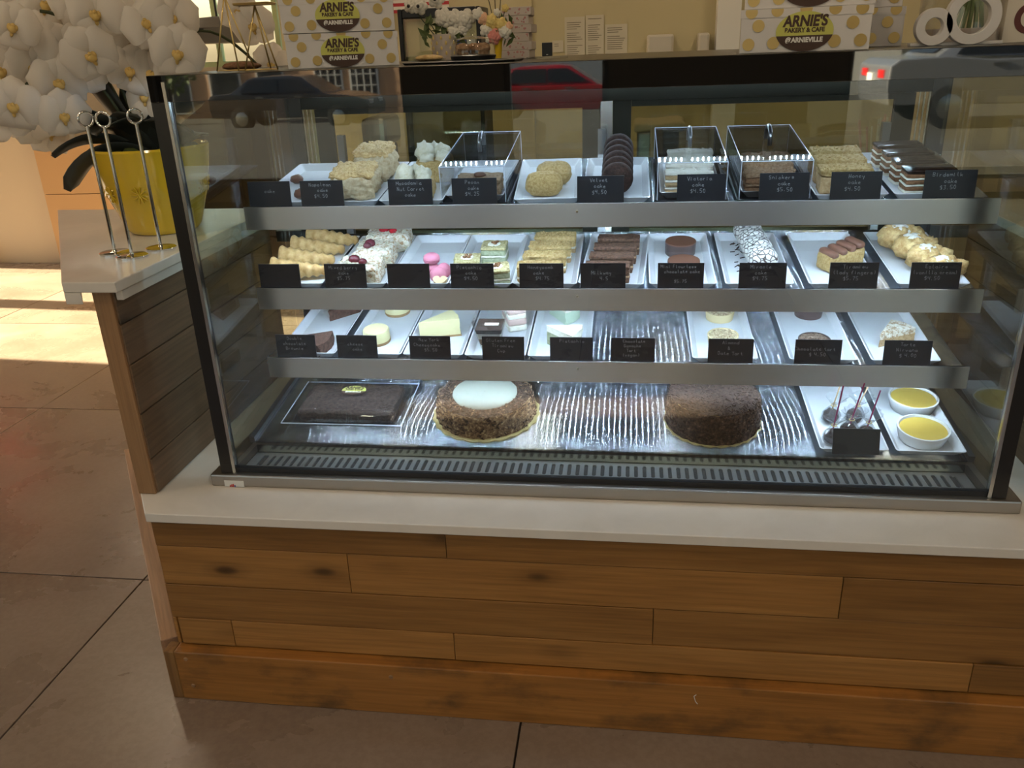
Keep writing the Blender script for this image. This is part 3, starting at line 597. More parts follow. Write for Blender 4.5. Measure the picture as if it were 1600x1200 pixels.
def slab_cake(i, x, v, yaw, w_, d_, layers, name, lab, group, seed=0, cat='cake', topcr=None):
    t_ = cake(i, x, v, yaw, name, lab, cat, group); z = 0
    for q, (nm, mt_, hh, amp, ov) in enumerate(layers):
        MB().block((0, 0, z + hh / 2), (w_ + ov, d_ + ov, hh), min(.004, hh * .45), amp, 140, 7, seed + q, 0, None, 330).build(nm, mt_, t_, 'all'); z += hh - .0004
    if topcr: c_ = MB(); crumbs(c_, topcr[1], w_ * .95, d_ * .9, z - .001, topcr[2], seed); c_.build('crumb_topping', topcr[0], t_, 'all')
    return t_, z
# pecan under cover
t_, z = slab_cake(1, .783, .112, 0, .104, .06, [('sponge', 'pecan_crumb', .030, .003, 0), ('frosting', 'pecan_crumb', .012, .004, .002)], 'pecan_cake', 'brown pecan cake with a nut on top under the left clear cover', None, 3)
MB().ball((0, 0, z + .003), .011, 12, 8, 0, .2, (1.4, .9, .6), 4).build('pecan_nut', 'pecan_nut', t_, 'all')
for k, (x, v, yw) in enumerate(((.939, .085, 0), (.955, .168, .2))):
    mb = MB(); mb.block((0, 0, .028), (.086, .052, .056), .026, .003, 70, 10, k + 21, 0, None, 300)
    one(mb, 'honey_crumb', 1, x, v, yw, 'crumb_ball_cake', '%s of two rounded cakes coated in golden crumbs' % nth(k, 2), 'cake', 'golden crumb ball cakes')
for k in range(6):
    v = .075 + k * .036; mb = MB(); R_ = []
    for q in range(7):
        a = q / 6; rr_ = .036 * (1 - .16 * abs(2 * a - 1) ** 2.5)
        R_.append([(rr_ * 1.02 * math.cos(2 * PI * j / 26) * (1 + .03 * noise.noise(Vector((j, q, k)))), (a - .5) * .034 + .0025 * noise.noise(Vector((j * .7, q * 2.1, k * 3))), .037 + rr_ * math.sin(2 * PI * j / 26) * (1 + .04 * noise.noise(Vector((j * 1.3, q, k + 9))))) for j in range(26)])
    mb.rings(R_); o = mb.build('chocolate_roll_slice', 'choc_roll', None, 'all'); put(o, 1, 1.108, v, .004, 0, Matrix.Translation((0, 0, .004 + .004 * k)) @ Matrix.Rotation(-.18, 4, 'X'))
    tag(o, '%s slice of the dark ridged chocolate roll' % (nth(k, 6) if k < 5 else 'rearmost'), 'cake', 'dark chocolate roll slices')
CR = [('sponge', 'sponge', .011, .0012, 0), ('cream_layer', 'pale_cream', .006, .0015, .001), ('sponge', 'sponge', .011, .0012, 0), ('cream_layer', 'pale_cream', .006, .0015, .001), ('sponge', 'sponge', .011, .0012, 0), ('cream_top', 'pale_cream', .009, .003, .002)]
for k in range(4): slab_cake(1, 1.270 + .004 * k, .095 + .056 * k, 0, .106, .032, CR, 'cream_layer_slice', '%s cream-topped layer slice under the middle clear cover' % nth(k, 4), 'cream-topped layer slices', 30 + 7 * k, topcr=('pale_cream', 40, .003))
SN = [('sponge', 'brown_sponge', .014, .002, 0), ('cream_layer', 'caramel', .006, .002, .001), ('sponge', 'brown_sponge', .014, .002, 0), ('frosting', 'caramel', .014, .004, .003)]
for k in range(3): slab_cake(1, 1.450 + .004 * k, .105 + .064 * k, 0, .108, .044, SN, 'caramel_nut_slice', '%s brown caramel nut slice under the right clear cover' % nth(k, 3), 'caramel nut slices', 60 + 5 * k, topcr=('caramel', 60, .0035))
HN = [('sponge', 'sponge', .040, .002, 0), ('crumb_top', 'yellow_crumb', .018, .003, .003)]
for k in range(3): slab_cake(1, 1.608 + .004 * k, .085 + .074 * k, 0, .108, .046, HN, 'honey_cake_slice', '%s yellow crumb-topped honey cake slice' % nth(k, 3), 'honey cake slices', 80 + 5 * k, topcr=('yellow_crumb', 60, .003))
BM = [('cream_layer', 'pale_cream', .007, .0006, 0), ('sponge', 'brown_sponge', .011, .001, -.001), ('cream_layer', 'pale_cream', .004, .0006, 0), ('sponge', 'brown_sponge', .011, .001, -.001), ('cream_layer', 'pale_cream', .004, .0006, 0), ('sponge', 'brown_sponge', .010, .001, -.001), ('glaze', 'ganache', .009, .0008, .002)]
for k in range(4): slab_cake(1, 1.782 - .004 * k, .080 + .068 * k, .06, .104, .046, BM, 'glazed_layer_cake', '%s dark-glazed layer cake at the right end' % nth(k, 4), 'chocolate-glazed layer cakes', 100 + 8 * k)
# acrylic covers
def cover(x, lab):
    bt = MB().rr([(.079, .168, .004, 0), (.081, .170, .004, .010), (.078, .167, .003, .0101), (.076, .165, .003, .003)], 2).build('cover_base_tray', 'black_plastic', None, True)
    put(bt, 1, x, .190, .0003); tag(bt, 'flat black tray under the ' + lab, 'tray')
    t_ = thing('acrylic_cover', lab, 'cake cover'); put(t_, 1, x, .190, .0035)
    it = link('serving_tray', tm, None, True); put(it, 1, x, .190, .0034, 0, Matrix.Diagonal((.90, .90, .9, 1))); tag(it, 'white tray inside the ' + lab, 'tray', 'white serving trays in the display case')
    W_, L_, H_, th = .075, .160, .088, .0022
    mb = MB(); mb.bb(-W_, W_, -L_, -L_ + th, 0, H_ - th); mb.bb(-W_, W_, L_ - th, L_, 0, H_ - th); mb.bb(-W_, -W_ + th, -L_ + th, L_ - th, 0, H_ - th); mb.bb(W_ - th, W_, -L_ + th, L_ - th, 0, H_ - th); mb.bb(-W_, W_, -L_, L_, H_ - th, H_)
    mb.build('clear_box', 'acrylic', t_)
    e = MB(); q = .0015
    for sx in (-1, 1):
        e.box((sx * W_, 0, H_), (q, L_ * 2, q))
        for sy in (-1, 1): e.box((sx * W_, sy * L_, H_ / 2), (q, q, H_))
    for sy in (-1, 1): e.box((0, sy * L_, H_), (W_ * 2, q, q))
    e.build('polished_edge', 'acrylic_edge', t_)
    hd = MB(); pts = [(0, -.032, H_)] + [(0, -.032 + .064 * (a / 10), H_ + .024 + .012 * math.sin(PI * a / 10)) for a in range(11)] + [(0, .032, H_)]
    hd.tube(pts, .0048, 10).build('handle', 'steel_dark', t_, 'all'); return t_
cover(.780, 'clear acrylic cover over the pecan cake'); cover(1.273, 'clear acrylic cover over the cream-topped slices'); cover(1.452, 'clear acrylic cover over the caramel nut slices')
# --- middle shelf
for k, (x, v, yw) in enumerate(((.318, .075, .12), (.312, .150, .08), (.316, .225, .06), (.335, .292, .02))):
    mb = MB(); R_ = []
    for q in range(33):
        a = q / 32; rr_ = .009 + .019 * (1 - a) ** .75 + .0022 * math.sin(a * 2 * PI * 6.5)
        R_.append([(-.066 + a * .136, rr_ * math.cos(2 * PI * (j / 16)), .028 + rr_ * math.sin(2 * PI * (j / 16)) - .012 * a + .001 * math.sin(a * 41 + j * .39)) for j in range(16)])
    mb.rings(R_, False, True); t_ = cake(2, x, v, yw, 'cream_horn', '%s of the four sugar-dusted cream horns' % nth(k, 4), 'pastry', 'cream horns', .009); mb.build('pastry_shell', 'pastry', t_, 'all')
    MB().ball((-.064, 0, .028), .024, 12, 8, 0, .3, (.4, 1, 1), k).build('cream_filling', 'pale_cream', t_, 'all')
for k, (x, v, w_, bm_) in enumerate(((.478, .070, .11, 'dark_berry'), (.488, .180, .10, 'dark_berry'), (.497, .287, .115, 'berry'))):
    t_ = cake(2, x, v, .06 * k, 'berry_almond_cake', '%s of the three almond-flaked cakes with berries' % nth(k, 3), 'cake', 'mixed berry almond cakes')
    mb = MB(); mb.block((0, 0, .025), (w_, .086, .05), .012, .004, 70, 9, k + 140, 0, None, 240); mb.build('cake_body', 'almond_flakes', t_, 'all')
    fl_ = MB(); rd = random.Random(k)
    for _ in range(60):
        a, b_ = rd.uniform(-.5, .5) * w_ * .9, rd.uniform(-.5, .5) * .08; fl_.box((a, b_, .0505 + rd.uniform(0, .003)), (.009, .006, .0008), Euler((rd.uniform(-.5, .5), rd.uniform(-.5, .5), rd.uniform(0, 6))).to_matrix())
    for _ in range(40): fl_.box((rd.uniform(-.5, .5) * w_ * .9, -.0435, rd.uniform(.005, .045)), (.008, .0008, .006), Euler((rd.uniform(-.5, .5), rd.uniform(-1, 1), rd.uniform(-.5, .5))).to_matrix())
    fl_.build('almond_flakes', 'cream', t_)
    for a, b_, r in ((-.012, .0, .013), (.014 - .03 * (k == 1), -.016, .010)): MB().ball((a, b_, .055), r, 12, 8, 0, .1, (1.1, 1, .85), k + 2).build('berry', bm_, t_, 'all')
def macaron(mb, r=.021):
    mb.lathe([(.001, .0115 + .010), (r * .7, .0105 + .010), (r * .95, .006 + .010), (r, .0115)], 18, 0, capa=False, capb=False); mb.lathe([(r * .97, .0115), (r * .9, .0105), (r * .9, .0085), (r * .97, .0075)], 18, 0, capa=False, capb=False); mb.lathe([(r, .0075), (r * .95, .003), (r * .7, 0.0005), (.001, 0)], 18, 0, capa=False, capb=False); return mb
for k, (x, v, h_, rx, ry, lb) in enumerate(((.642, .125, .0048, 0, 0, 'pink macaron lying flat at the bottom of the pile'), (.646, .130, .0275, .05, .05, 'pink macaron lying flat on top of the pile'), (.676, .105, .010, .5, .9, 'pink macaron leaning on edge beside the pile'), (.668, .082, .010, .9, .5, 'pink macaron tilted forward before the pile'))):
    o = macaron(MB()).build('macaron', 'macaron_pink', None, True); put(o, 2, x, v, h_, 0, Matrix.Rotation(rx, 4, 'X') @ Matrix.Rotation(ry, 4, 'Y')); tag(o, lb, 'macaron', 'pink macarons')
for k, (x, v, lb) in enumerate(((.683, .048, 'beige heart-shaped cookie right of the blank macaron sign'), (.578, .050, 'beige heart-shaped cookie left of the blank macaron sign'))):
    pts = [(.0011 * 16 * math.sin(a) ** 3, .0011 * (13 * math.cos(a) - 5 * math.cos(2 * a) - 2 * math.cos(3 * a) - math.cos(4 * a))) for a in [2 * PI * j / 28 for j in range(28)]]
    o = MB().prism(pts, 0, .014).build('heart_cookie', 'macaron_beige', None, False, bev=.003); put(o, 2, x, v, .0048, 0, Matrix.Rotation(.5, 4, 'X')); tag(o, lb, 'cookie')
for k, (x, v, yw) in enumerate(((.822, .050, .2), (.742, .108, .1), (.797, .198, 0))):
    t_, z = slab_cake(2, x, v, yw, .064, .060, [('sponge', 'pistachio_cake', .018, .001, 0), ('cream_layer', 'pale_cream', .005, .0008, .0008), ('sponge', 'pistachio_cake', .015, .001, 0), ('nut_top', 'pistachio', .007, .002, .001)], 'pistachio_cake', '%s of the square pistachio cakes' % nth(k, 3), 'square pistachio cakes', 160 + k * 5, topcr=('pistachio', 50, .0025))
    MB().lathe([(.017, 0), (.016, .0025), (.012, .003)], 16, 0, (0, 0, z - .0005)).build('cream_disc', 'pale_cream', t_, True); c_ = MB(); crumbs(c_, 12, .018, .018, z + .003, .004, k + 90); c_.build('nut_cluster', 'brown_sponge', t_, 'all')
HC = [('sponge', 'sponge', .014, .0015, 0), ('cream_layer', 'pale_cream', .004, .001, .001), ('sponge', 'honey_crumb', .018, .0015, 0), ('crumb_top', 'yellow_crumb', .012, .003, .002)]
for k in range(4): slab_cake(2, .925 + .008 * k, .062 + .066 * k, 0, .104, .042, HC, 'honeycomb_slice', '%s golden honeycomb cake slice' % nth(k, 4), 'honeycomb slices', 190 + k * 6, topcr=('yellow_crumb', 60, .003))
MK = [('sponge', 'mocha_top', .016, .0015, 0), ('cream_layer', 'caramel', .004, .001, .001), ('sponge', 'mocha_top', .016, .0015, 0), ('chocolate_top', 'mocha_top', .010, .002, .002)]
for k in range(4): slab_cake(2, 1.088 + .008 * k, .066 + .060 * k, -.05, .104, .038, MK, 'chocolate_slice', '%s brown chocolate slice dusted with cocoa' % nth(k, 4), 'brown chocolate slices', 220 + k * 6)
for k, (x, v) in enumerate(((1.268, .110), (1.267, .240))):
    t_ = cake(2, x, v, 0, 'flourless_cake', '%s of the two smooth round chocolate cakes' % nth(k, 2), 'cake', 'round flourless cakes')
    MB().lathe([(.036, 0), (.0375, .002), (.0385, .031)], 32).build('cake_side', 'choc_side', t_, True); MB().lathe([(.0385, .0312), (.038, .034), (.001, .0345)], 32, capa=False, capb=False).build('cocoa_top', 'choc_smooth', t_, True)
for k in range(4):
    v = .125 + k * .062; mb = MB(); R_ = []
    for q in range(9):
        a = q / 8; rr_ = .031 * (1 - .25 * abs(2 * a - 1) ** 3)
        R_.append([(rr_ * 1.15 * math.cos(2 * PI * j / 28), (a - .5) * .062, .031 + rr_ * math.sin(2 * PI * j / 28)) for j in range(28)])
    mb.rings(R_); one(mb, 'miracle', 2, 1.452 - .004 * k, v, .08, 'striped_meringue_roll', '%s white roll netted with dark chocolate lines' % nth(k, 4), 'cake', 'white striped rolls', .006)
sp = MB()
rd = random.Random(5)
for _ in range(22): x, y = -.045 + rd.uniform(-.012, .012), rd.uniform(-.1, .1); sp.box((x, y, .008), (.012, .0012, .002), Euler((0, rd.uniform(-.6, .6), rd.uniform(-.8, .8))).to_matrix())
one(sp, 'choc_roll', 2, 1.452, .19, 0, 'chocolate_shavings', 'dark chocolate shavings beside the white striped rolls', 'chocolate', None, .006, False)['kind'] = 'stuff'
t_ = cake(2, 1.635, .145, .5, 'ladyfinger_wedge', 'brown cocoa-dusted ladyfinger cake wedge', 'cake')
MB().block((0, 0, .024), (.10, .055, .048), .010, .002, 60, 8, 260, 0, lambda p, h: (p.x, p.y, p.z if p.z < 0 else p.z * (1.0 + p.x * 4))).build('cream_body', 'honey_crumb', t_, 'all')
tp = MB()
for q in range(4): tp.block((-.036 + q * .024, 0, .050 + (q - 1.5) * .0045), (.022, .056, .018), .009, .001, 90, 5, q)
tp.build('cocoa_ladyfingers', 'choc_smooth', t_, 'all')
for k, (x, v) in enumerate(((1.868, .072), (1.852, .132), (1.838, .192), (1.822, .256))):
    t_ = cake(2, x - .028, v, .1, 'eclair', '%s golden sugar-dusted eclair puff' % nth(k, 4), 'pastry', 'eclair puffs')
    s_ = .95 + .06 * k; mb = MB()
    for q, (a, b_, r) in enumerate(((-.020, 0, .027), (.012, .006, .028), (.034, -.004, .021), (-.004, -.012, .026))): mb.ball((a, b_, .033 * s_), r * s_, 14, 10, 0, .35, (1, .9, .95), q + k * 4, 40)
    mb.build('puff_shell', 'puff', t_, 'all'); c_ = MB(); c_.ball((-.004, 0, .047 * s_), .022 * s_, 12, 8, 0, .4, (1.3, .9, .65), k + 7, 50); c_.build('sugar_dusting', 'sugar_dust', t_, 'all')
# --- lower shelf
def wedge(mb, L, W_, z0, z1, seed=0, n=8, amp=.0012):
    R_ = []
    for q in range(6):
        z = z0 + (z1 - z0) * q / 5; ring = [(0, 0, z)]
        for j in range(n + 1): a = -.5 + j / n; ring.append((L * math.cos(a * W_) * (1 + .03 * noise.noise(Vector((j, q * 1.7, seed)))), L * math.sin(a * W_) * (1 + .02 * noise.noise(Vector((q, j, seed)))), z))
        R_.append([(x + amp * noise.noise(Vector((x * 80, y * 80, z * 80 + seed))), y + amp * noise.noise(Vector((x * 80 + 9, y * 80, z * 80))), zz) for x, y, zz in ring])
    return mb.rings(R_)
for k, (x, v, yw) in enumerate(((.282, .075, -.1), (.322, .225, 1.2))):
    mb = wedge(MB(), .095, .95, 0, .030, k, 8, .004); one(mb, 'brownie', 3, x, v, yw, 'brownie_wedge', '%s dark brownie wedge at the left of the lower shelf' % nth(k, 2), 'brownie', 'brownie wedges', smooth=True)
for k, (x, v) in enumerate(((.489, .110), (.500, .285))):
    t_ = cake(3, x, v, 0, 'round_cheesecake', '%s of the two small round cheesecakes' % nth(k, 2), 'cake', 'round cheesecakes')
    MB().lathe([(.034, 0), (.0355, .003), (.0355, .008)], 32).build('biscuit_base', 'crust', t_, True); MB().lathe([(.0345, .008), (.0345, .034), (.032, .037), (.001, .0375)], 32, capb=False).build('cheese_filling', 'cheesecake', t_, True)
t_ = cake(3, .602, .120, .55, 'cheesecake_wedge', 'pale yellow cheesecake wedge pointing left', 'cake'); wedge(MB(), .108, .62, 0, .006).build('biscuit_base', 'crust', t_, True); wedge(MB(), .106, .62, .006, .050, 3, 8, .0006).build('cheese_filling', 'cheesecake', t_, True)
t_ = thing('tiramisu_cup', 'square clear cup of layered tiramisu', 'cup'); put(t_, 3, .796, .085, .0048)
MB().rr([(.022, .022, .003, 0), (.040, .040, .004, .086), (.0392, .0392, .004, .086), (.0212, .0212, .003, .0015)], 3).build('clear_cup', 'plastic', t_, True)
for z0, z1, mt_, nm in ((.002, .018, 'pale_cream', 'cream_layer'), (.018, .036, 'brown_sponge', 'sponge_layer'), (.036, .052, 'pale_cream', 'cream_layer'), (.052, .064, 'choc_crumb', 'cocoa_layer')):
    f = lambda z: .0205 + .0175 * z / .086
    MB().rr([(f(z0), f(z0), .003, z0), (f(z1), f(z1), .003, z1)], 3).build(nm, mt_, t_, True)
MB().box((.004, .0, .0650), (.036, .012, .003)).build('cream_smear', 'pale_cream', t_, bev=.001)
slab_cake(3, .838, .215, .35, .050, .090, [('cream_layer', 'pale_cream', .018, .0006, 0), ('sponge', 'pink_cream', .018, .0006, 0), ('cream_layer', 'pale_cream', .014, .0006, 0), ('sponge', 'pink_cream', .012, .0006, 0)], 'layer_cake_slice', 'pink and cream layered slice behind the tiramisu cup', None, 280)
for k, (x, v, yw) in enumerate(((.936, .105, -.35), (.926, .285, -.6))):
    t_ = cake(3, x, v, yw, 'pistachio_slice', '%s white-topped pistachio cake wedge on the lower shelf' % nth(k, 2), 'cake', 'white pistachio wedges')
    wedge(MB(), .088, .75, 0, .036, k + 3, 8, .002).build('sponge', 'pistachio_cake' if k == 0 else 'mint_cream', t_, True); wedge(MB(), .090, .78, .036, .054, k + 6, 8, .004).build('cream_top', 'pale_cream', t_, True)
def tart(i, x, v, name, lab, group, shell, fill, hh=.024, r=.038):
    t_ = cake(i, x, v, 0, name, lab, 'tart', group); MB().lathe([(r * .90, 0), (r, hh), (r * .92, hh), (r * .90, hh * .8)], 32).build('tart_shell', shell, t_, True)
    c_ = MB(); c_.lathe([(r * .915, hh * .75), (r * .9, hh * .9), (.001, hh * .95)], 28, capb=False); rd = random.Random(int(x * 999))
    for _ in range(46): a, q = rd.uniform(0, 6.28), math.sqrt(rd.random()) * r * .85; c_.ball((q * math.cos(a), q * math.sin(a), hh * .95), .0034 * rd.uniform(.7, 1.4), 6, 4, 0, .4, (1.3, 1, .7), rd.random() * 9)
    c_.build('filling', fill, t_, True); return t_
for k, (x, v) in enumerate(((1.372, .120), (1.377, .262))): tart(3, x, v, 'almond_tart', '%s round almond tart with a pale shell' % nth(k, 2), 'almond tarts', 'tart_shell', 'tart_nuts')
tart(3, 1.586, .100, 'chocolate_tart', 'dark crumble-topped round tart behind its chalk sign', None, 'choc_side', 'dark_tart')
t_ = cake(3, 1.606, .285, 0, 'chocolate_tart', 'smooth dark round chocolate tart at the back of its tray', 'tart'); MB().lathe([(.034, 0), (.037, .032)], 32).build('tart_shell', 'choc_side', t_, True); MB().lathe([(.0368, .0321), (.034, .034), (.001, .0345)], 32, capa=False, capb=False).build('filling', 'choc_smooth', t_, True)
t_ = cake(3, 1.738, .105, .75, 'tart_wedge', 'tart wedge with white sugar flakes on top', 'tart'); wedge(MB(), .100, .70, 0, .020, 4, 8, .0015).build('tart_shell', 'sponge', t_, True); wedge(MB(), .098, .68, .020, .034, 9, 8, .004).build('sugar_topping', 'almond_flakes', t_, True)
# --- deck
t_ = cake(0, .412, .168, 0, 'clamshell_cake', 'clear plastic clamshell holding a rectangular chocolate cake', 'cake box', None, .001)
MB().block((0, 0, .020), (.255, .150, .034), .009, .004, 50, 18, 300, 0, None, 170).build('chocolate_cake', 'choc_crumb', t_, 'all')
cl = MB(); cl.rr([(.135, .082, .015, .001), (.150, .098, .020, .018), (.160, .106, .022, .0185), (.160, .106, .022, .0205), (.150, .096, .020, .0210), (.137, .084, .018, .046), (.129, .077, .018, .050)], 5, True, True)
cl.build('clear_clamshell', 'plastic', t_, True)
rb = MB()
for q in range(44):
    a = -.132 + q * .00614
    for sy in (-1, 1): rb.tube([(a, sy * .0965, .022), (a * .93, sy * .0845, .045)], .0010, 5)
for q in range(30):
    a = -.082 + q * .00565
    for sx in (-1, 1): rb.tube([(sx * .1505, a, .022), (sx * .1375, a * .93, .045)], .0010, 5)
rb.build('moulded_ribs', 'plastic', t_)
rim = MB(); rim.tube([(sx * .1595, sy * .1055, .0205) for sx, sy in ((-1, -1), (1, -1), (1, 1), (-1, 1))], .0016, 6, 0, True); rim.build('rolled_rim', 'acrylic_edge', t_)
def oval(w_, h_, name, par, y, flat=False, split=.40):
    n = 40; top = MB(); bot = MB(); zc = -h_ / 2 + h_ * split
    pts = [(w_ / 2 * math.cos(2 * PI * j / n), h_ / 2 * math.sin(2 * PI * j / n)) for j in range(n)]
    xs_ = w_ / 2 * math.sqrt(max(0, 1 - (zc / (h_ / 2)) ** 2))
    up_ = [(xs_, zc)] + [p for p in pts[: n // 2 + 8] if p[1] > zc] + [p for p in pts[n // 2 + 8:] if p[1] > zc and p[0] < 0] + [(-xs_, zc)]
    up_ = [(xs_, zc)] + sorted([p for p in pts if p[1] > zc], key=lambda p: math.atan2(p[1] - zc, p[0])) + [(-xs_, zc)]
    lo_ = [(-xs_, zc)] + sorted([p for p in pts if p[1] < zc], key=lambda p: math.atan2(p[1] - zc, p[0])) + [(xs_, zc)]
    for mb, pp in ((top, up_), (bot, lo_)): mb.add([(x, y, z) for x, z in pp], [tuple(range(len(pp)))])
    a = top.build(name, 'lime', par); bot.build('brown_band', 'brown_ink', a)
    return a
TX = {}
def logo(par, w_, y, matrix=None):
    h_ = w_ * .68; a = oval(w_, h_, 'logo_label', par, y); zc = -h_ / 2 + h_ * .40
    for key, txt, sz, off, zz, mt_, sh_, sx in (('a', "ARNIE'S", .30, .012, .10, 'brown_ink', .12, .86), ('b', 'BAKERY & CAFE', .125, .005, -.0, 'brown_ink', 0, .92), ('c', '@ARNIEVILLE', .135, .006, -.10, 'white_ink', 0, .92)):
        if key not in TX: TX[key] = bold_mesh(txt, sz, off, sh_, sx); TX[key].materials.append(MATS[mt_])
        o = bpy.data.objects.new('logo_lettering', TX[key]); COL.objects.link(o); o.parent = a
        o.scale = (w_ * .85, 1, w_ * .85); zoff = {'a': zc + h_ * .235, 'b': zc + h_ * .085, 'c': zc - h_ * .165}[key]; o.location = (0, y - .0005, zoff)
    if matrix is not None: a.matrix_basis = matrix
    return a
logo(t_, .066, 0, Matrix.Translation((.005, .016, .0508)) @ Matrix.Rotation(-PI / 2, 4, 'X') @ Matrix.Scale(1, 4))
def round_cake(x, v, r, hh, side, top, lab, seed, disc=None, bd=.014):
    t_ = cake(0, x, v, 0, 'round_cake', lab, 'cake', None, .001)
    n = 64; pts = [((r + bd + .003 * math.cos(j * 2 * PI * 22 / n)) * math.cos(2 * PI * j / n), (r + bd + .003 * math.cos(j * 2 * PI * 22 / n)) * math.sin(2 * PI * j / n)) for j in range(n)]
    MB().prism(pts, 0, .004).build('cake_board', 'cake_board', t_)
    def surf(prof, amp, n_=72, s0=0):
        R_ = []
        for q, (rr_, z) in enumerate(prof): R_.append([((rr_ + amp * noise.noise(Vector((j * .9, q * 1.3, seed + s0)))) * math.cos(2 * PI * j / n_), (rr_ + amp * noise.noise(Vector((j * .9, q * 1.3, seed + s0)))) * math.sin(2 * PI * j / n_), z + amp * .5 * noise.noise(Vector((j * 1.1, q * 1.7, seed + 5 + s0)))) for j in range(n_)])
        return R_
    MB().rings(surf([(r * 1.03, .004), (r * 1.02, hh * .3), (r, hh * .6), (r * .985, hh * .85), (r * .95, hh * .97)], .006), False, False).build('cake_side', side, t_, 'all')
    MB().rings(surf([(r * .95, hh * .97), (r * .88, hh), (r * .7, hh), (r * .5, hh), (r * .25, hh), (.002, hh)], .004, 72, 3), False, False).build('cake_top', top, t_, 'all')
    sh_ = MB(); rd = random.Random(seed)
    for _ in range(420):
        a = rd.uniform(0, 2 * PI); z = rd.uniform(.006, hh); rr_ = r * (1.03 - .07 * z / hh) + .002
        sh_.box((rr_ * math.cos(a), rr_ * math.sin(a), z), (.011, .0022, .0035), Euler((rd.uniform(-1, 1), rd.uniform(-1, 1), a + PI / 2 + rd.uniform(-.5, .5))).to_matrix(), rd.random() < .3)
    for _ in range(300):
        a = rd.uniform(0, 2 * PI); q = r * .95 * math.sqrt(rd.uniform(.0 if not disc else .52, 1)); sh_.box((q * math.cos(a), q * math.sin(a), hh + .001), (.009, .002, .002), Euler((rd.uniform(-.6, .6), rd.uniform(-.6, .6), rd.uniform(0, 6))).to_matrix(), rd.random() < .15)
    o = sh_.build('chocolate_shavings', [top, side], t_); o['kind'] = 'stuff'
    if disc: MB().rings([[(q * (1 + .03 * noise.noise(Vector((math.cos(a_) * 3, math.sin(a_) * 3, 0)))) * math.cos(a_), q * (1 + .03 * noise.noise(Vector((math.cos(a_) * 3, math.sin(a_) * 3, 0)))) * math.sin(a_), hh + z) for a_ in [2 * PI * j / 48 for j in range(48)]] for q, z in ((disc, .0005), (disc * .97, .004), (disc * .5, .0045), (.001, .0045))], False, False).build('sugar_disc', 'white_sugar', t_, 'all')
    return t_
round_cake(.775, .165, .125, .062, 'choc_shave_light', 'choc_shave', 'round chocolate-flaked cake with a white sugar disc on top', 1, .084)
round_cake(1.352, .150, .112, .085, 'choc_shave', 'choc_crumb', 'tall round cake covered in dark chocolate shavings', 2, None, .006)
mb = MB(); mb.ball((0, 0, .012), .022, 14, 8, 0, .3, (1.5, 1, .55), 3); one(mb, 'puff', 0, .592, .335, .5, 'cookie', 'brown pastry half hidden behind the clear clamshell', 'cookie')
for k, (x, v, mt_, sl, dx, dy) in enumerate(((1.620, .060, 'magenta_stick', .125, .008, .004), (1.663, .085, 'magenta_stick', .115, .020, .01), (1.700, .075, 'magenta_stick', .105, .016, .005), (1.635, .150, 'kraft_stick', .105, .016, .004), (1.690, .150, 'kraft_stick', .095, .030, .01))):
    t_ = cake(0, x, v, 0, 'cake_pop', ['dark cake pop in clear wrap, leftmost at the front, tall magenta stick', 'dark cake pop in clear wrap, centre of the group', 'dark cake pop in clear wrap, right front with a magenta stick', 'dark cake pop in clear wrap, left rear with a tan stick', 'dark cake pop in clear wrap, right rear with a tan stick'][k], 'cake pop', 'wrapped cake pops')
    MB().ball((0, 0, .020), .019, 14, 10, 0, .15, (1, 1, 1), k).build('chocolate_ball', 'choc_roll', t_, 'all'); MB().tube([(0, 0, .03), (dx, dy, .03 + sl)], .0018, 8).build('stick', mt_, t_)
    wr_ = MB(); rd = random.Random(k + 40); n = 18
    R_ = [[((q * (1 + jit * rd.uniform(-1, 1))) * math.cos(2 * PI * j / n) + dx * f, (q * (1 + jit * rd.uniform(-1, 1))) * math.sin(2 * PI * j / n) + dy * f, z) for j in range(n)] for q, z, jit, f in ((.012, .001, .1, 0), (.0215, .012, .05, 0), (.0215, .026, .08, .1), (.010, .042, .2, .2), (.005, .050, .2, .2), (.014, .062, .35, .3), (.026, .074, .35, .4))]
    wr_.rings(R_, True, False); wr_.build('cellophane', 'cello', t_); MB().tube([(.006 * math.cos(2 * PI * j / 12) + dx * .2, .006 * math.sin(2 * PI * j / 12) + dy * .2, .050) for j in range(12)], .0012, 5, 0, True).build('tie', 'gold_foil', t_)
for k, (x, v) in enumerate(((1.830, .085), (1.846, .225))):
    t_ = cake(0, x, v, 0, 'custard_ramekin', '%s white ramekin of yellow custard' % nth(k, 2), 'ramekin', 'custard ramekins')
    MB().lathe([(.046, 0), (.050, .003), (.058, .030), (.058, .034), (.054, .034), (.0525, .028), (.050, .020)], 40).build('dish', 'porcelain', t_, True); MB().lathe([(.0524, .024), (.0524, .0285), (.001, .0280)], 40, capb=False).build('custard', 'custard', t_, True)

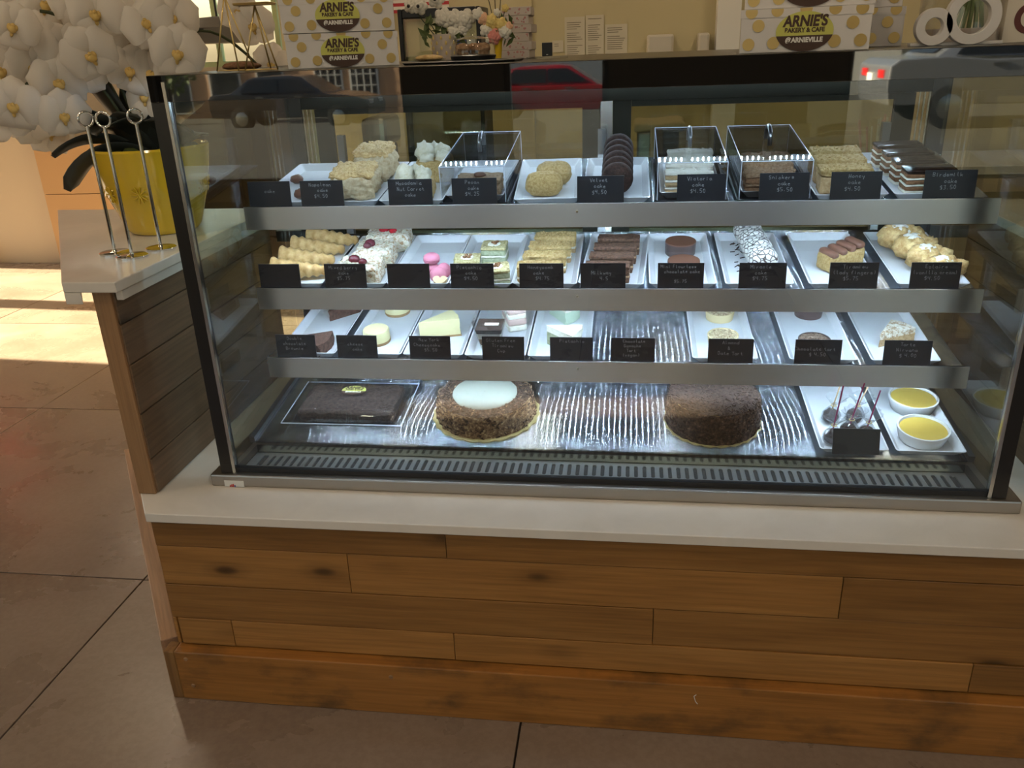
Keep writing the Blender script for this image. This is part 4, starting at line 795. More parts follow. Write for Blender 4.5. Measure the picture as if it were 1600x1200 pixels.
# ================================================================== RAISED COUNTER: orchid, number stands
ZT = 1.0765
orc = thing('potted_orchid', 'big white artificial orchid in a yellow glazed pot', 'plant', (-.145, .63, ZT))
def ol(p): return Vector(p) - Vector((-.145, .63, ZT))
pot = MB().lathe([(.085, 0), (.092, .004), (.100, .015), (.128, .10), (.144, .17), (.150, .212), (.153, .222), (.150, .228), (.143, .226), (.138, .20), (.10, .19)], 48).build('pot', 'yellow_glaze', orc, True)
for kx in range(9):
    rel = MB(); a0 = kx * 2 * PI / 9
    for q in range(5):
        a1 = q * PI / 5; pts = []
        for s_ in (-1, 1):
            z_ = .115 + s_ * .022 * math.sin(a1); aa = a0 + s_ * .16 * math.cos(a1); rr_ = .1345 + (z_ - .115) * .23 + .0
            pts.append((rr_ * math.cos(aa), rr_ * math.sin(aa), z_))
        rel.tube(pts, .0022, 6)
    rel.build('moulded_flower_relief', 'yellow_glaze', pot, True)
MB().lathe([(.137, .195), (.10, .205), (.05, .212), (.001, .214)], 32, capa=False, capb=False).build('soil', 'soil', orc, True)
rd = random.Random(2)
for q in range(16):
    a = rd.uniform(0, 6.28); r_ = rd.uniform(.03, .12); MB().ball((r_ * math.cos(a), r_ * math.sin(a), .212), rd.uniform(.016, .026), 10, 6, 0, .4, (1, 1, .7), q).build('moss_clump', 'moss', orc, 'all')
def strap_leaf(p0, p1, p2, wd):
    mb = MB(); n = 12; vs = []; fs = []
    p0, p1, p2 = Vector(p0), Vector(p1), Vector(p2)
    for i in range(n + 1):
        t_ = i / n; p = p0 * (1 - t_) ** 2 + p1 * 2 * t_ * (1 - t_) + p2 * t_ * t_; d = ((p1 - p0) * (1 - t_) + (p2 - p1) * t_).normalized()
        sd_ = d.cross(Vector((0, .5, 1))).normalized(); nn = sd_.cross(d).normalized(); ww = 1.75 * wd * (math.sin(PI * min(1, .12 + .82 * t_)) ** .5) * (1 if t_ < .97 else .45)
        for c_, dz in ((-1, .010), (-.5, .003), (0, -.002), (.5, .003), (1, .010)): vs.append(p + sd_ * ww * c_ + nn * dz)
    for i in range(n):
        for j in range(4): fs.append((i * 5 + j, i * 5 + j + 1, i * 5 + j + 6, i * 5 + j + 5))
    mb.add(vs, fs); o = mb.build('leaf', 'leaf', orc, 'all'); md = o.modifiers.new('s', 'SOLIDIFY'); md.thickness = .0022; return o
for p1, p2, wd in (((-.10, -.05, .33), (-.19, -.13, .315), .026), ((-.13, -.02, .28), (-.20, -.12, .215), .024), ((-.10, -.08, .26), (-.165, -.14, .130), .030), ((-.10, .0, .34), (-.13, -.05, .44), .028), ((.03, -.05, .30), (.06, -.10, .30), .050), ((-.03, -.06, .33), (-.05, -.15, .27), .042), ((.10, .0, .30), (.17, -.06, .255), .040), ((-.02, .05, .36), (.04, .02, .42), .040), ((.03, .08, .30), (.12, .12, .33), .04), ((-.05, -.04, .30), (-.12, -.10, .29), .036)):
    strap_leaf((p1[0] * .1, p1[1] * .1 + .0, .20), p1, p2, wd)
FL = [(-0.305, 0.42, 1.6), (-0.34, 0.611, 1.654), (-0.332, 0.502, 1.51), (-0.327, 0.693, 1.599), (-0.129, 0.584, 1.639), (-0.106, 0.575, 1.55), (-0.052, 0.55, 1.484), (0.038, 0.525, 1.608), (0.052, 0.5, 1.53), (-0.451, 0.638, 1.568), (-0.262, 0.529, 1.551), (-0.353, 0.42, 1.425), (-0.407, 0.611, 1.421), (-0.277, 0.502, 1.473), (-0.471, 0.693, 1.341), (-0.489, 0.584, 1.504), (-0.123, 0.475, 1.624), (-0.501, 0.665, 1.656), (-0.232, 0.556, 1.656), (0.055, 0.95, 1.596), (0.017, 0.95, 1.635), (-0.096, 0.575, 1.428), (-0.126, 0.42, 1.533), (-0.196, 0.611, 1.571), (-0.322, 0.502, 1.575), (-0.533, 0.693, 1.469), (-0.447, 0.584, 1.376), (-0.265, 0.475, 1.396), (-0.012, 0.5, 1.599), (-0.041, 0.575, 1.547), (-0.412, 0.447, 1.399), (-0.437, 0.638, 1.453), (-0.232, 0.529, 1.498), (0.097, 0.95, 1.492), (-0.107, 0.55, 1.493)]
def petal_mesh(L, W_, cup, roundy):
    mb = MB(); n, m_ = 12, 8; vs = []; fs = []
    for i in range(n + 1):
        u = i / n; ww = W_ * max(.10 if u < .5 else .03, math.sqrt(max(0, 1 - ((u - roundy) / (1.01 - roundy if u > roundy else roundy * 1.02)) ** 2)))
        for j in range(m_ + 1):
            c_ = -1 + 2 * j / m_; vs.append((c_ * ww, L * u * (1 - .10 * c_ * c_ * u), cup * math.sin(PI * u * .9) - .010 * c_ * c_ - .012 * u * u))
    for i in range(n):
        for j in range(m_): a = i * (m_ + 1) + j; fs.append((a, a + 1, a + m_ + 2, a + m_ + 1))
    mb.add(vs, fs); m = mb.mesh('petal'); m.materials.append(MATS['petal']); m.polygons.foreach_set('use_smooth', [True] * len(m.polygons)); return m
PM = [petal_mesh(.066, .045, .014, .58), petal_mesh(.064, .031, .010, .56)]
lipm = MB(); lipm.ball((0, -.006, .010), .009, 10, 6, 0, .3, (1, 1.2, .9), 1); lipm.ball((-.007, -.002, .008), .006, 8, 6, 0, .2, (1, 1.4, .8), 2); lipm.ball((.007, -.002, .008), .006, 8, 6, 0, .2, (1, 1.4, .8), 3); lipm.ball((0, .004, .012), .005, 8, 6); lipm.ball((0, -.018, .006), .006, 8, 6, 0, .2, (.7, 1.4, .6), 5)
lipm = lipm.mesh('flower'); lipm.materials.append(MATS['orchid_lip']); lipm.polygons.foreach_set('use_smooth', [True] * len(lipm.polygons))
rd = random.Random(12); ccam = Vector((1.133, -1.526, 1.52))
for k, p in enumerate(FL):
    d = (ccam - Vector(p)).normalized() + Vector((rd.uniform(-.55, .35), rd.uniform(-.3, .3), rd.uniform(-.45, .25))); d.normalize()
    q_ = d.to_track_quat('Z', 'Y').to_matrix().to_4x4() @ Matrix.Rotation(rd.uniform(-.5, .5), 4, 'Z')
    f = bpy.data.objects.new('flower', lipm); COL.objects.link(f); f.parent = orc; s_ = rd.uniform(.92, 1.12)
    f.matrix_basis = Matrix.Translation(ol(p)) @ q_ @ Matrix.Scale(s_, 4)
    for a, w_, z_ in ((78, 0, .004), (-78, 0, .004), (0, 1, 0), (140, 1, 0), (-140, 1, 0)):
        o = bpy.data.objects.new('petal', PM[w_]); COL.objects.link(o); o.parent = f
        o.matrix_basis = Matrix.Rotation(math.radians(a + rd.uniform(-7, 7)), 4, 'Z') @ Matrix.Translation((0, .002, z_)) @ Matrix.Rotation(rd.uniform(-.28, .12), 4, 'X')
def bez(p0, p1, p2, n=14): return [Vector(p0) * (1 - t_) ** 2 + Vector(p1) * 2 * t_ * (1 - t_) + Vector(p2) * t_ * t_ for t_ in [i / n for i in range(n + 1)]]
for p1, p2 in (((-.05, -.02, .55), (-.16, -.10, .56)), ((-.12, .0, .66), (-.36, -.02, .46)), ((-.10, -.08, .62), (-.30, -.14, .30)), ((.02, -.03, .64), (.14, -.09, .52)), ((-.02, -.04, .66), (.05, -.06, .36)), ((-.03, .05, .66), (-.22, .06, .52)), ((.05, .15, .72), (.24, .32, .36))):
    MB().tube(bez((p1[0] * .2, p1[1] * .2, .21), p1, p2), .0042, 8).build('flower_stem', 'stem', orc, 'all')
for k, p in enumerate(FL):
    e = ol(p) + Vector((0, .012, -.002)); MB().tube(bez(e + Vector((rd.uniform(-.05, .05), .05, rd.uniform(-.03, .06))), e + Vector((rd.uniform(-.02, .02), .045, -.02)), e, 6), .0016, 6).build('flower_stalk', 'twig', orc, 'all')
for k, (x, y, lb) in enumerate(((-.122, .345, 'leftmost of the three chrome ring stands by the flowerpot'), (-.056, .310, 'middle chrome ring stand, its foot nearest the counter edge'), (-.028, .395, 'rightmost of the three chrome ring stands by the flowerpot'))):
    t_ = thing('table_number_stand', lb, 'stand', (x, y, ZT), [.9, .1, .8][k], 'chrome table number stands')
    MB().lathe([(.037, 0), (.037, .003), (.035, .0045), (.006, .0055), (.004, .009)], 36).build('base', 'chrome', t_, True); MB().lathe([(.0042, .005), (.0042, .302)], 14).build('rod', 'chrome', t_, True)
    MB().tube([(.0165 * math.sin(2 * PI * j / 28), 0, .318 - .0165 * math.cos(2 * PI * j / 28)) for j in range(28)], .0028, 8, 0, True).build('ring', 'chrome', t_, 'all')

# ================================================================== ON TOP OF THE CASE
ZR = 1.4872
def cake_box(x, y, z, w_, h_, lab, rz=0, dots=True, d_=.20):
    t_ = thing('cake_box', lab, 'box', (x, y, z), rz, 'white gold-dotted cake boxes')
    MB().bb(-w_ / 2, w_ / 2, 0, d_, 0, h_ - .0005).build('carton', 'box_white', t_, bev=.0012)
    lid = MB().bb(-w_ / 2 - .001, w_ / 2 + .001, -.0012, 0, h_ * .80, h_ - .0008); lid.build('lid_flap', 'box_white', t_)
    r_ = h_ * .145
    for u, v_ in ((-.43, .20), (-.36, .62), (-.235, .22), (-.42, .93), (-.22, .95), (.0, .97), (.22, .95), (.42, .93), (.36, .62), (.235, .22), (.43, .22)):
        cx, cz = u * w_, v_ * h_; ps = [(cx + r_ * math.cos(2 * PI * j / 18), -.0016, cz + r_ * math.sin(2 * PI * j / 18)) for j in range(18)]
        ps = [(max(-w_ / 2, min(w_ / 2, a)), b_, min(h_ - .001, max(.001, c_))) for a, b_, c_ in ps]
        MB().add(ps, [tuple(range(18))]).build('gold_dot', 'gold_foil', t_)
    lg = logo(t_, h_ * 1.33, -.0022); lg.location = (0, 0, h_ * .46); return t_
cake_box(.528, .305, ZR, .234, .069, 'lower gold-dotted cake box of the left stack on the case', .28)
cake_box(.526, .301, ZR + .0692, .234, .069, 'upper gold-dotted cake box of the left stack on the case', .275)
cake_box(1.455, .215, ZR, .232, .077, 'front gold-dotted cake box at the right on the case', -.13)
cake_box(1.462, .232, ZR + .0772, .232, .077, 'gold-dotted cake box on top of the right front one', -.15)
cake_box(1.585, .475, ZR, .232, .077, 'gold-dotted cake box half hidden behind the right front one', -.2)
cake_box(1.578, .478, ZR + .0772, .232, .077, 'upper gold-dotted cake box half hidden at the back right', -.16)
def wire_stand(x, y, hh, lab, feet, plate):
    t_ = thing('brass_wire_stand', lab, 'stand', (x, y, ZR), 0, 'brass wire tripods')
    for a, b_ in feet: MB().tube([(a, b_, .002), (0, 0, hh)], .0017, 8).build('leg', 'brass', t_, 'all')
    MB().tube([(feet[0][0], feet[0][1], .002), (feet[1][0], feet[1][1], .002), (feet[2][0], feet[2][1], .002)], .0014, 6, 0, True).build('foot_ring', 'brass', t_)
    if plate: MB().rr([(.038, .022, .006, hh), (.040, .024, .006, hh + .004), (.038, .022, .006, hh + .005)], 4).build('top_plate', 'brass', t_, True)
wire_stand(.284, .30, .150, 'taller brass wire tripod left on the case', ((-.042, .0), (.022, -.03), (.036, .02)), False)
wire_stand(.362, .268, .126, 'brass wire tripod with a flat top beside the cake boxes', ((-.036, -.01), (0, .04), (.034, -.005)), True)
lf = MB(); lf.ball((0, 0, .008), .046, 18, 10, 0, .25, (1, .6, .22), 3); o = lf.build('loaf', 'brown_sponge', None, 'all'); o.location = (.225, .46, ZR); tag(o, 'flat brown loaf on the case behind the brass tripods', 'bread')
o = MB().rr([(.115, .075, .004, 0), (.118, .078, .004, .004), (.115, .075, .004, .005)], 3).build('slate_board', 'black_plastic', None, True); o.location = (.785, .335, ZR); tag(o, 'flat black serving board on top of the case', 'board')
t_ = thing('glass_dome', 'clear glass dome over muffins on a black dish', 'cake dome', (.803, .335, ZR + .0052))
MB().lathe([(.046, 0), (.049, .008), (.045, .010)], 32).build('dish', 'black_plastic', t_, True); MB().lathe([(.047, .0102), (.047, .030), (.042, .040), (.012, .046), (.004, .047), (.003, .050), (.006, .054), (.004, .058), (.001, .0585)], 32, capa=False, capb=False).build('dome', 'acrylic', t_, True)
for k, (a, b_) in enumerate(((-.020, -.005), (.022, -.006), (.001, .014))):
    o = MB(); o.lathe([(.011, 0), (.014, .010)], 14); o.ball((0, 0, .012), .0165, 14, 8, 0, .25, (1, 1, .65), k); o = o.build('muffin', 'caramel', None, True); o.location = (.803 + a, .335 + b_, ZR + .0157); tag(o, ['left', 'right', 'middle'][k] + ' muffin under the glass dome', 'muffin', 'muffins under the dome')
t_ = thing('cookie_plate', 'small clear plate with a flat cookie beside the glass dome', 'plate', (.712, .315, ZR + .0052)); MB().lathe([(.020, 0), (.036, .004), (.035, .005), (.019, .0012)], 28).build('plate', 'acrylic', t_, True); MB().ball((0, 0, .007), .030, 18, 8, 0, .15, (1, .8, .22), 6).build('cookie', 'puff', t_, 'all')
def blossom(mb, c, r, seed, mi=0):
    for k in range(3):
        for j in range(5):
            a = 2 * PI * j / 5 + k * .6; rr_ = r * (.62 - .2 * k); mb.ball((c[0] + rr_ * math.cos(a), c[1] - r * .18 * k, c[2] + rr_ * math.sin(a)), r * (.52 - .1 * k), 8, 6, mi, .15, (1, .6, 1), seed + j)
def leafy(mb, c, n, r, seed):
    rd = random.Random(seed)
    for _ in range(n):
        p = Vector(c) + Vector((rd.uniform(-1, 1), rd.uniform(-.4, .6), rd.uniform(-1, .5))) * r; R_ = Euler((rd.uniform(-1, 1), rd.uniform(0, 6), rd.uniform(-1, 1))).to_matrix(); L = rd.uniform(.010, .018)
        mb.add([p + R_ @ Vector(v) for v in ((-L, 0, 0), (0, 0, L * .4), (L, 0, 0), (0, 0, -L * .4), (0, L * .12, 0))], [(0, 1, 4), (1, 2, 4), (2, 3, 4), (3, 0, 4)])
t_ = thing('flower_vase', 'grey vase with pale dots holding white anemones and peonies', 'vase', (.702, .52, ZR))
MB().lathe([(.026, 0), (.028, .003), (.028, .060), (.025, .060), (.024, .01)], 28).build('vase', 'floral_box', t_, True)
g_ = MB()
for k in range(40): a, z_ = (k % 8) * PI / 4 + (k // 8 % 2) * PI / 8, .008 + (k // 8) * .011; g_.ball((.0275 * math.cos(a), .0275 * math.sin(a), z_), .0046, 8, 5, 0, 0, (.6, .6, 1))
g_.build('pale_dots', 'rose_yellow', t_)
for k, (x, z_, r) in enumerate(((-.070, .121, .014), (-.048, .120, .017), (-.008, .133, .018), (.030, .092, .019), (.058, .090, .020), (.028, .064, .014), (.006, .095, .020), (.05, .068, .012))):
    mb = MB(); blossom(mb, (x, -.012, z_), r, k); mb.build('blossom', 'rose_white', t_, 'all'); MB().tube([(x * .2, 0, .05), (x * .7, -.004, (z_ + .05) / 2 + .01), (x, -.006, z_)], .0012, 6).build('stalk', 'stem', t_)
    if k < 3: MB().ball((x, -.030, z_), .004, 8, 6).build('dark_centre', 'black_plastic', t_)
mb = MB(); leafy(mb, (.0, 0, .07), 40, .045, 5); mb.build('foliage', 'green_leaf', t_, kind='stuff')
t_ = thing('flower_vase', 'slim yellow vase with a small bouquet of pastel roses', 'vase', (.832, .50, ZR))
MB().lathe([(.007, 0), (.010, .03), (.013, .050), (.011, .050)], 20).build('vase', 'yellow_glaze', t_, True)
for k, (x, z_, r, mt_) in enumerate(((-.028, .088, .013, 'rose_peach'), (-.010, .082, .015, 'rose_yellow'), (.012, .076, .013, 'rose_yellow'), (-.024, .064, .013, 'rose_white'), (-.006, .050, .016, 'rose_pink'), (.019, .060, .015, 'rose_white'), (.028, .070, .010, 'rose_peach'), (-.040, .098, .013, 'rose_white'), (.003, .100, .008, 'rose_white'), (.022, .108, .008, 'rose_yellow'), (-.018, .044, .008, 'rose_white'))):
    mb = MB(); blossom(mb, (x, -.014, z_), r, k + 20); mb.build('rose', mt_, t_, 'all'); MB().tube([(0, 0, .045), (x * .6, 0, z_ * .8), (x, -.008, z_)], .001, 6).build('stalk', 'stem', t_)
for a, b_ in ((-.022, .150), (-.004, .165), (.014, .155)): MB().tube([(0, 0, .05), (a * .5, 0, .10), (a, 0, b_)], .0010, 6).build('bare_twig', 'twig', t_)
mb = MB(); leafy(mb, (.0, 0, .07), 34, .032, 8); mb.build('foliage', 'green_leaf', t_, kind='stuff')
for k in range(6):
    t_ = thing('floral_carton', '%s pink floral carton in the small stack on the case' % ['bottom', 'second from bottom', 'third from bottom', 'fourth from bottom', 'fifth from bottom', 'top'][k], 'box', (.857 + (.004 if k % 2 else -.002), .62, ZR + .0192 * k), .03 * (k % 3 - 1), 'pink floral cartons')
    MB().bb(-.036, .036, 0, .10, 0, .0188).build('carton', 'floral_box', t_, bev=.001); g_ = MB(); rd = random.Random(k)
    for _ in range(12): g_.ball((rd.uniform(-.032, .032), -.0004, rd.uniform(.003, .016)), .0022 * rd.uniform(.6, 1.3), 6, 4, 0, 0, (1, .15, 1))
    g_.build('flower_print', 'pink_print', t_)
t_ = thing('card_reader', 'small upright black device on a clear stand on the case', 'device', (.950, .45, ZR)); MB().rr([(.045, .02, .003, 0), (.045, .02, .003, .005)], 3).build('clear_stand', 'acrylic', t_, True); MB().bb(-.0115, .0115, -.004, .004, .0052, .0335).build('body', 'black_plastic', t_, bev=.0012); MB().bb(-.002, .002, -.0043, -.0041, .008, .0092).build('mark', 'sticker', t_)
t_ = thing('ring_ornament', 'white ornament of two joined rings, small and large, on the right', 'ornament', (1.745, .30, ZR))
MB().bb(-.070, .10, .012, .030, 0, .006).build('plinth', 'box_white', t_, bev=.001)
def ringp(cx, cz, ro, ri): 
    mb = MB(); n = 40; R_ = []
    for rr_, yy in ((ro, 0), (ro, .018), (ri, .018), (ri, 0)): R_.append([(cx + rr_ * math.cos(2 * PI * j / n), yy, cz + rr_ * math.sin(2 * PI * j / n)) for j in range(n)])
    return mb.rings(R_, closed=True).build('ring', 'box_white', t_, True, bev=.001)
ringp(-.033, .0345, .034, .0165); ringp(.036, .0500, .050, .031)
t_ = thing('glass_planter', 'square clear planter with green stems behind the ring ornament', 'planter', (1.80, .42, ZR)); MB().rr([(.07, .05, .004, 0), (.07, .05, .004, .11), (.067, .047, .004, .11), (.067, .047, .004, .003)], 3).build('glass', 'acrylic', t_, True)
for k in range(7): a = -.045 + k * .015; MB().tube([(a, 0, .004), (a * .5 + .01, 0, .08), (a * 1.6, .0, .2)], .0045, 8).build('green_stem', 'green_leaf', t_)
MB().bb(-.066, .066, -.046, .046, .0035, .03).build('pebbles', 'floral_box', t_)
t_ = thing('letter_box', 'cream carton with a dark red letter G at the right edge', 'box', (1.915, .36, ZR)); MB().bb(-.055, .04, 0, .12, 0, .10).build('carton', 'cup_paper', t_, bev=.001)
gm = bold_mesh('G', .075, .002); gm.materials.append(MATS['g_red']); o = bpy.data.objects.new('letter', gm); COL.objects.link(o); o.parent = t_; o.location = (-.012, -.0008, .018)

# ================================================================== BEHIND THE COUNTER
t_ = thing('work_table', 'dark steel work table behind the display case', 'table', (1.2, 1.55, 0)); MB().bb(-1.3, 1.5, -.3, .3, .90, .94).build('table_top', 'steel_dark', t_, bev=.002); MB().bb(-1.25, 1.45, -.26, .28, .2, .23).build('under_shelf', 'steel_dark', t_)
for sx in (-1.25, 1.42):
    for sy in (-.27, .25): MB().bb(sx, sx + .04, sy, sy + .04, 0, .9).build('leg', 'steel_dark', t_)
t_ = thing('back_counter', 'cream back counter with drawers along the yellow wall', 'cabinet', (1.4, 3.08, 0)); MB().bb(-1.7, 2.6, -.26, .29, .0, .86).build('body', 'cream_wall', t_); MB().bb(-1.75, 2.65, -.30, .29, .861, .90).build('worktop', 'quartz', t_, bev=.002)
for k in range(7): MB().bb(-1.66 + k * .6, -1.10 + k * .6, -.275, -.261, .62, .84).build('drawer', 'beige_panel', t_, bev=.002)
t_ = thing('straw_cup', 'paper cup stuffed with pink paper straws behind the case', 'cup', (1.955, 1.45, .9405)); MB().lathe([(.034, 0), (.042, .13), (.040, .13), (.033, .01)], 24).build('cup', 'cup_paper', t_, True)
rd = random.Random(9)
for k in range(26): a, q = rd.uniform(0, 6.28), rd.uniform(.0, .03); MB().tube([(q * math.cos(a) * .8, q * math.sin(a) * .8, .02), (q * math.cos(a) * 2.6, q * math.sin(a) * 1.6, .30 + rd.uniform(-.02, .03))], .0032, 7).build('straw', 'straw' if k % 4 else 'cup_paper', t_)
t_ = thing('covered_machine', 'dark kitchen machine draped with a cream cloth behind the case', 'machine', (1.235, 1.5, .9405)); MB().bb(-.075, .065, -.09, .09, 0, .29).build('body', 'steel_dark', t_, bev=.008)
mb = MB(); mb.block((0, 0, .305), (.17, .21, .035), .015, .010, 14, 10, 4); mb.block((-.01, -.1, .25), (.045, .012, .10), .005, .004, 30, 6, 5); mb.build('cloth', 'cloth', t_, 'all')
t_ = thing('mixer', 'dark mixer seen through the left rear door of the case', 'machine', (.25, 1.5, .9405)); MB().rr([(.07, .10, .02, 0), (.06, .09, .02, .04)], 4).build('base', 'black_plastic', t_, True); MB().bb(-.03, .03, .02, .09, .04, .26).build('column', 'black_plastic', t_, bev=.01); MB().bb(-.045, .045, -.12, .10, .26, .36).build('head', 'steel_dark', t_, bev=.02); MB().lathe([(.03, .045), (.07, .08), (.075, .16), (.073, .16)], 28, 0, (0, -.045, 0)).build('bowl', 'chrome', t_, True)
t_ = thing('drinks_fridge', 'glass-fronted drinks fridge behind the vases', 'fridge', (.50, 1.40, .9405)); MB().bb(-.13, .13, .06, .20, 0, .67).build('cabinet', 'cheesecake', t_, bev=.01)
fr = MB()
for a, b_, c_, e_ in ((-.14, -.125, 0, .70), (.125, .14, 0, .70), (-.125, .125, .67, .70), (-.125, .125, 0, .03)): fr.bb(a, b_, .02, .2, c_, e_)
fr.build('frame', 'black_plastic', t_, bev=.004); MB().bb(-.125, .125, .03, .036, .03, .67).build('glass_door', 'pane', t_)
for k in range(3): MB().bb(.02 + k * .034, .05 + k * .034, .042, .058, .50, .60).build('carton', ['pink_print', 'ink_blue', 'sticker'][k], t_)
t_ = thing('flag', 'red and white striped flag on the wall behind the vases', 'flag', (0.0, 3.34, 1.70))
for k in range(7): MB().bb(-.17, .15, 0, .003, k * .0165, k * .0165 + .0165).build('stripe', 'flag_red' if k % 2 == 0 else 'flag_white', t_)
def notice(x0, x1, z0, z1, lab, seed):
    t_ = thing('wall_notice', lab, 'notice', ((x0 + x1) / 2, 3.397, z0)); W_, H_ = x1 - x0, z1 - z0; MB().bb(-W_ / 2, W_ / 2, -.002, 0, 0, H_).build('sheet', 'paper', t_)
    g_ = MB(); rd = random.Random(seed); z_ = H_ - .02
    while z_ > .02:
        if rd.random() > .15: g_.bb(-W_ / 2 + .012, -W_ / 2 + .012 + (W_ - .024) * rd.uniform(.6, 1), -.0026, -.0022, z_, z_ + .0035)
        z_ -= .0105
    g_.build('fine_print', 'print_grey', t_)
notice(.775, .885, 1.41, 1.645, 'left tall paper notice taped to the yellow wall', 1); notice(.890, .988, 1.41, 1.65, 'middle tall paper notice taped to the yellow wall', 2); notice(.995, 1.115, 1.44, 1.60, 'right shorter notice in a plastic sleeve on the yellow wall', 3); notice(.705, .765, 1.47, 1.53, 'tiny paper slip left of the wall notices', 4)
for x, lb in ((1.29, 'cream paper towel dispenser on the yellow wall'), (1.515, 'narrow soap dispenser beside the white wall strip')):
    w_ = .14 if x < 1.4 else .06; t_ = thing('wall_dispenser', lb, 'dispenser', (x, 3.39, 1.25)); MB().bb(-w_ / 2, w_ / 2, -.10, 0, 0, .29).build('housing', 'dispenser', t_, bev=.012); MB().bb(-.004, .006, -.102, -.1005, .17, .19).build('slot', 'black_plastic', t_)
t_ = thing('tan_cabinet', 'tan laminate cabinet standing beyond the floor sun patch', 'cabinet', (-3.1, 4.75, 0)); MB().bb(-.30, .35, -.25, .35, .0, .56).build('lower_body', 'tan_laminate', t_, bev=.002); MB().bb(-.30, .35, -.25, .35, .564, .93).build('upper_body', 'tan_laminate', t_, bev=.002)
MB().bb(.351, .40, -.25, .35, 0, .93).build('dark_side', 'dark_brown', t_)
t_ = thing('beige_partition', 'pale beige partition panel at the left edge', 'partition', (-4.0, 4.62, 0)); MB().bb(-1.2, .57, -.06, .0, 0, 1.14).build('panel', 'beige_panel', t_, bev=.002); MB().bb(-1.2, .0, -.10, -.062, 0, .20).build('kick_board', 'white_trim', t_, bev=.002)
t_ = thing('sideboard', 'dark brown sideboard below the far window', 'cabinet', (-2.0, 6.15, 0)); MB().bb(-.95, .95, -.28, .30, 0, 1.28).build('body', 'dark_brown', t_, bev=.004); MB().bb(-.97, .97, -.30, .30, 1.281, 1.31).build('top', 'wing_wood', t_, bev=.002)
t_ = thing('pendant_shade', 'wide grey pendant shade hanging behind the brass tripods', 'lamp', (-1.03, 3.0, 1.58)); MB().lathe([(.20, 0), (.20, .075), (.16, .12), (.03, .13)], 36).build('shade', 'grey_shade', t_, True); MB().tube([(0, 0, .12), (0, 0, ZC - 1.58)], .006, 8).build('cord', 'black_plastic', t_)
t_ = thing('neon_ring', 'glowing red neon ring hanging at the far left, mirrored in the floor', 'neon lamp', (-5.35, 5.55, 2.45)); MB().tube([(.22 * math.cos(2 * PI * j / 24), 0, .22 * math.sin(2 * PI * j / 24)) for j in range(24)], .03, 8, 0, True).build('neon_tube', 'neon_red', t_, 'all'); MB().tube([(0, 0, .24), (0, 0, ZC - 2.45)], .004, 6).build('cord', 'black_plastic', t_)

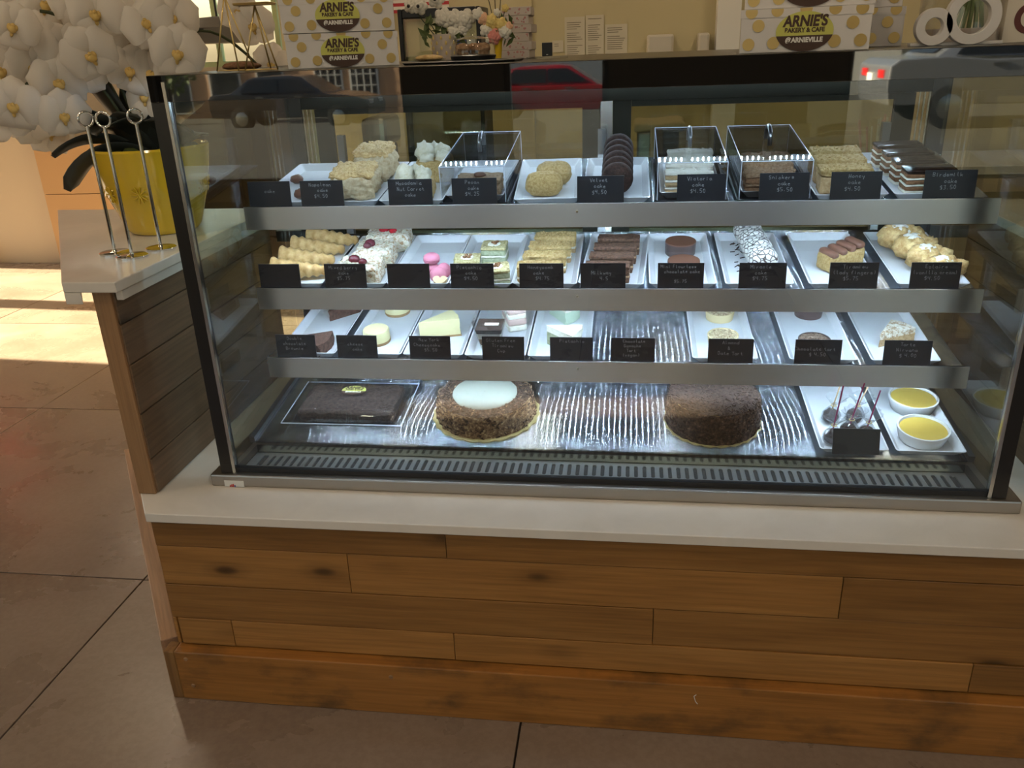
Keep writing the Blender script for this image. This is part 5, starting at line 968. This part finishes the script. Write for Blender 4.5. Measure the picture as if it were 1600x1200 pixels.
# ================================================================== STREET BEHIND THE VIEWER (mirrored in the header)
def sz(y): return .08 if y > -15.5 else .08 - (-15.5 - y) * .085
g_ = MB(); g_.rings([[(x, -6.8, .08), (x, -15.5, .08), (x, -27.5, -.94), (x, -45, -.94), (x, -45, -1.3), (x, -6.8, -1.3)] for x in (-60, 60)])
struct(g_.build('street', 'asphalt')); struct(B(-60, 60, -6.79, -4.66, -.2, .05).build('pavement', 'pavement'))
def car(x, y, z, rz, paint, lab, L=4.6, W_=1.75, H_=1.42):
    t_ = thing('car', lab, 'car', (x, y, z), rz)
    prof = [(-.5, .42), (-.497, .62), (-.47, .68), (-.33, .70), (-.20, .66), (.0, .66), (.22, .66), (.38, .62), (.485, .52), (.5, .40), (.49, .22), (-.49, .24)]
    def ext(pts, hw, sc): 
        mb = MB(); R_ = []
        for f, k in ((-1, .90), (-.93, 1), (.93, 1), (1, .90)): R_.append([(px * L * (.985 + .015 * k), f * hw, z_ * H_ * (1 if k == 1 else 1) if z_ < .45 else z_ * H_ * (.985 + .015 * k)) for px, z_ in pts])
        return mb.rings(R_)
    ext(prof, W_ / 2, 1).build('body', paint, t_, bev=.02)
    gh = [(-.36, .69), (-.245, .95), (-.20, .985), (.02, 1.0), (.08, .975), (.235, .66)]
    mb = MB(); mb.rings([[(px * L, f * W_ / 2 * (.94 if z_ < .7 else .76), z_ * H_) for px, z_ in gh] for f in (-1, 1)]); mb.build('cabin', paint, t_, bev=.015)
    for f in (-1, 1):
        for a, b_ in (((-.30, .70), (-.055, .70)), ((-.045, .70), (.185, .70))):
            up = [(max(a[0] + .055, -.235) if a[0] < -.1 else a[0], .945), (b_[0] if b_[0] < .1 else .06, .945)]
            mb = MB(); pts = [(a[0], .705), (b_[0], .705), (up[1][0], up[1][1]), (up[0][0], up[0][1])]
            mb.add([(px * L, f * (W_ / 2 * (.94 - (z_ - .69) / .30 * .18) + .012), z_ * H_) for px, z_ in pts], [(0, 1, 2, 3)]); mb.build('side_window', 'car_glass', t_)
        MB().bb(-.19 * L, -.145 * L, f * W_ / 2 - .01, f * W_ / 2 + .015, .60 * H_, .625 * H_).build('door_handle', 'steel_dark', t_); MB().bb(.05 * L, .095 * L, f * W_ / 2 - .01, f * W_ / 2 + .015, .60 * H_, .625 * H_).build('door_handle', 'steel_dark', t_)
        MB().bb(-.502 * L, -.47 * L, f * W_ * .27 - .16, f * W_ * .27 + .16, .50 * H_, .58 * H_).build('tail_lamp', 'tail_red', t_); MB().bb(.475 * L, .497 * L, f * W_ * .27 - .16, f * W_ * .27 + .16, .44 * H_, .51 * H_).build('head_lamp', 'sticker', t_)
        for wx in (-.30, .31):
            w_ = MB().lathe([(.32, -.1), (.32, .1), (.20, .11), (.19, .09), (.03, .10)], 28); o = w_.build('wheel', 'tyre', t_, True); o.rotation_euler = (PI / 2 * -f, 0, 0); o.location = (wx * L, f * (W_ / 2 - .08), .32); MB().lathe([(.19, .095), (.10, .115), (.02, .12)], 20, capa=False).build('hub_cap', 'chrome_trim', o, True)
    mb = MB(); mb.add([(-.352 * L, -.62, .72 * H_), (-.352 * L, .62, .72 * H_), (-.252 * L, .55, .945 * H_), (-.252 * L, -.55, .945 * H_)], [(0, 1, 2, 3)]); mb.v = [(a - .02, b_, c_ + .012) for a, b_, c_ in mb.v]; mb.build('rear_window', 'car_glass', t_)
    MB().bb(-.51 * L, -.499 * L, -.15, .15, .46 * H_, .54 * H_).build('number_plate', 'sticker', t_); return t_
car(7.35, -13.0, sz(-13), 0, 'paint_silver', 'silver sedan parked outside, mirrored at the right of the black header', 4.7, 1.78, 1.5)
car(-.75, -21.5, sz(-21.5), 0, 'paint_red', 'dark red car outside, mirrored in the middle of the black header')
car(-8.2, -22.0, sz(-22), 0, 'paint_dark', 'black car outside, mirrored at the left of the black header')
bl = thing('building', 'tan stucco building across the street, mirrored in the black header', 'building', (-13.0, -33, -1.1))
MB().bb(-9, 5.2, -3, 0, 0, 6).build('facade', 'stucco', bl); MB().bb(-9.1, 5.3, -3, .15, 6, 6.4).build('cornice', 'pale_stucco', bl)
for x, w_ in ((-7.0, 1.2), (-4.6, .9), (-2.6, 1.4), (-.6, 1.2), (1.9, 1.2), (3.4, 1.2)):
    f = MB().bb(x - w_ / 2, x + w_ / 2, -.02, .05, .35, 2.2).build('window', 'white_paint', bl); MB().bb(x - w_ / 2 + .07, x + w_ / 2 - .07, .05, .06, .42, 2.13).build('pane', 'window_dark', f)
    if x > 1:
        for q in range(1, 4): MB().bb(x - w_ / 2 + q * w_ / 4 - .02, x - w_ / 2 + q * w_ / 4 + .02, .06, .075, .42, 2.13).build('glazing_bar', 'white_paint', f)
        for q in range(1, 4): MB().bb(x - w_ / 2 + .07, x + w_ / 2 - .07, .06, .074, .42 + q * .43, .45 + q * .43).build('glazing_bar', 'white_paint', f)
b2 = thing('building', 'pale building across the street, mirrored above the red car', 'building', (3.0, -36, -1.2)); MB().bb(-8, 9, -3, 0, 0, 6).build('facade', 'pale_stucco', b2); MB().bb(4, 6, -.02, .04, 0, 2.4).build('door', 'dark_brown', b2)
tr = thing('street_tree', 'leafy tree across the street, mirrored at the left of the header', 'tree', (-16.6, -30, -1.0)); MB().tube([(0, 0, 0), (.1, 0, 1.2), (0, 0, 2.2)], [.14, .11, .08], 10).build('trunk', 'twig', tr, 'all'); mb = MB(); rd = random.Random(3)
for _ in range(500):
    v = Vector((rd.gauss(0, 1), rd.gauss(0, 1), rd.gauss(0, 1))).normalized() * 1.3 * rd.random() ** .4 + Vector((0, 0, 2.4)); R_ = Euler((rd.uniform(0, 6), rd.uniform(0, 6), rd.uniform(0, 6))).to_matrix()
    mb.add([v + R_ @ Vector(q) * .16 for q in ((-1, 0, 0), (0, .5, 0), (1, 0, 0), (0, -.5, 0))], [(0, 1, 2, 3)])
mb.build('foliage', 'green_leaf', tr, kind='stuff')
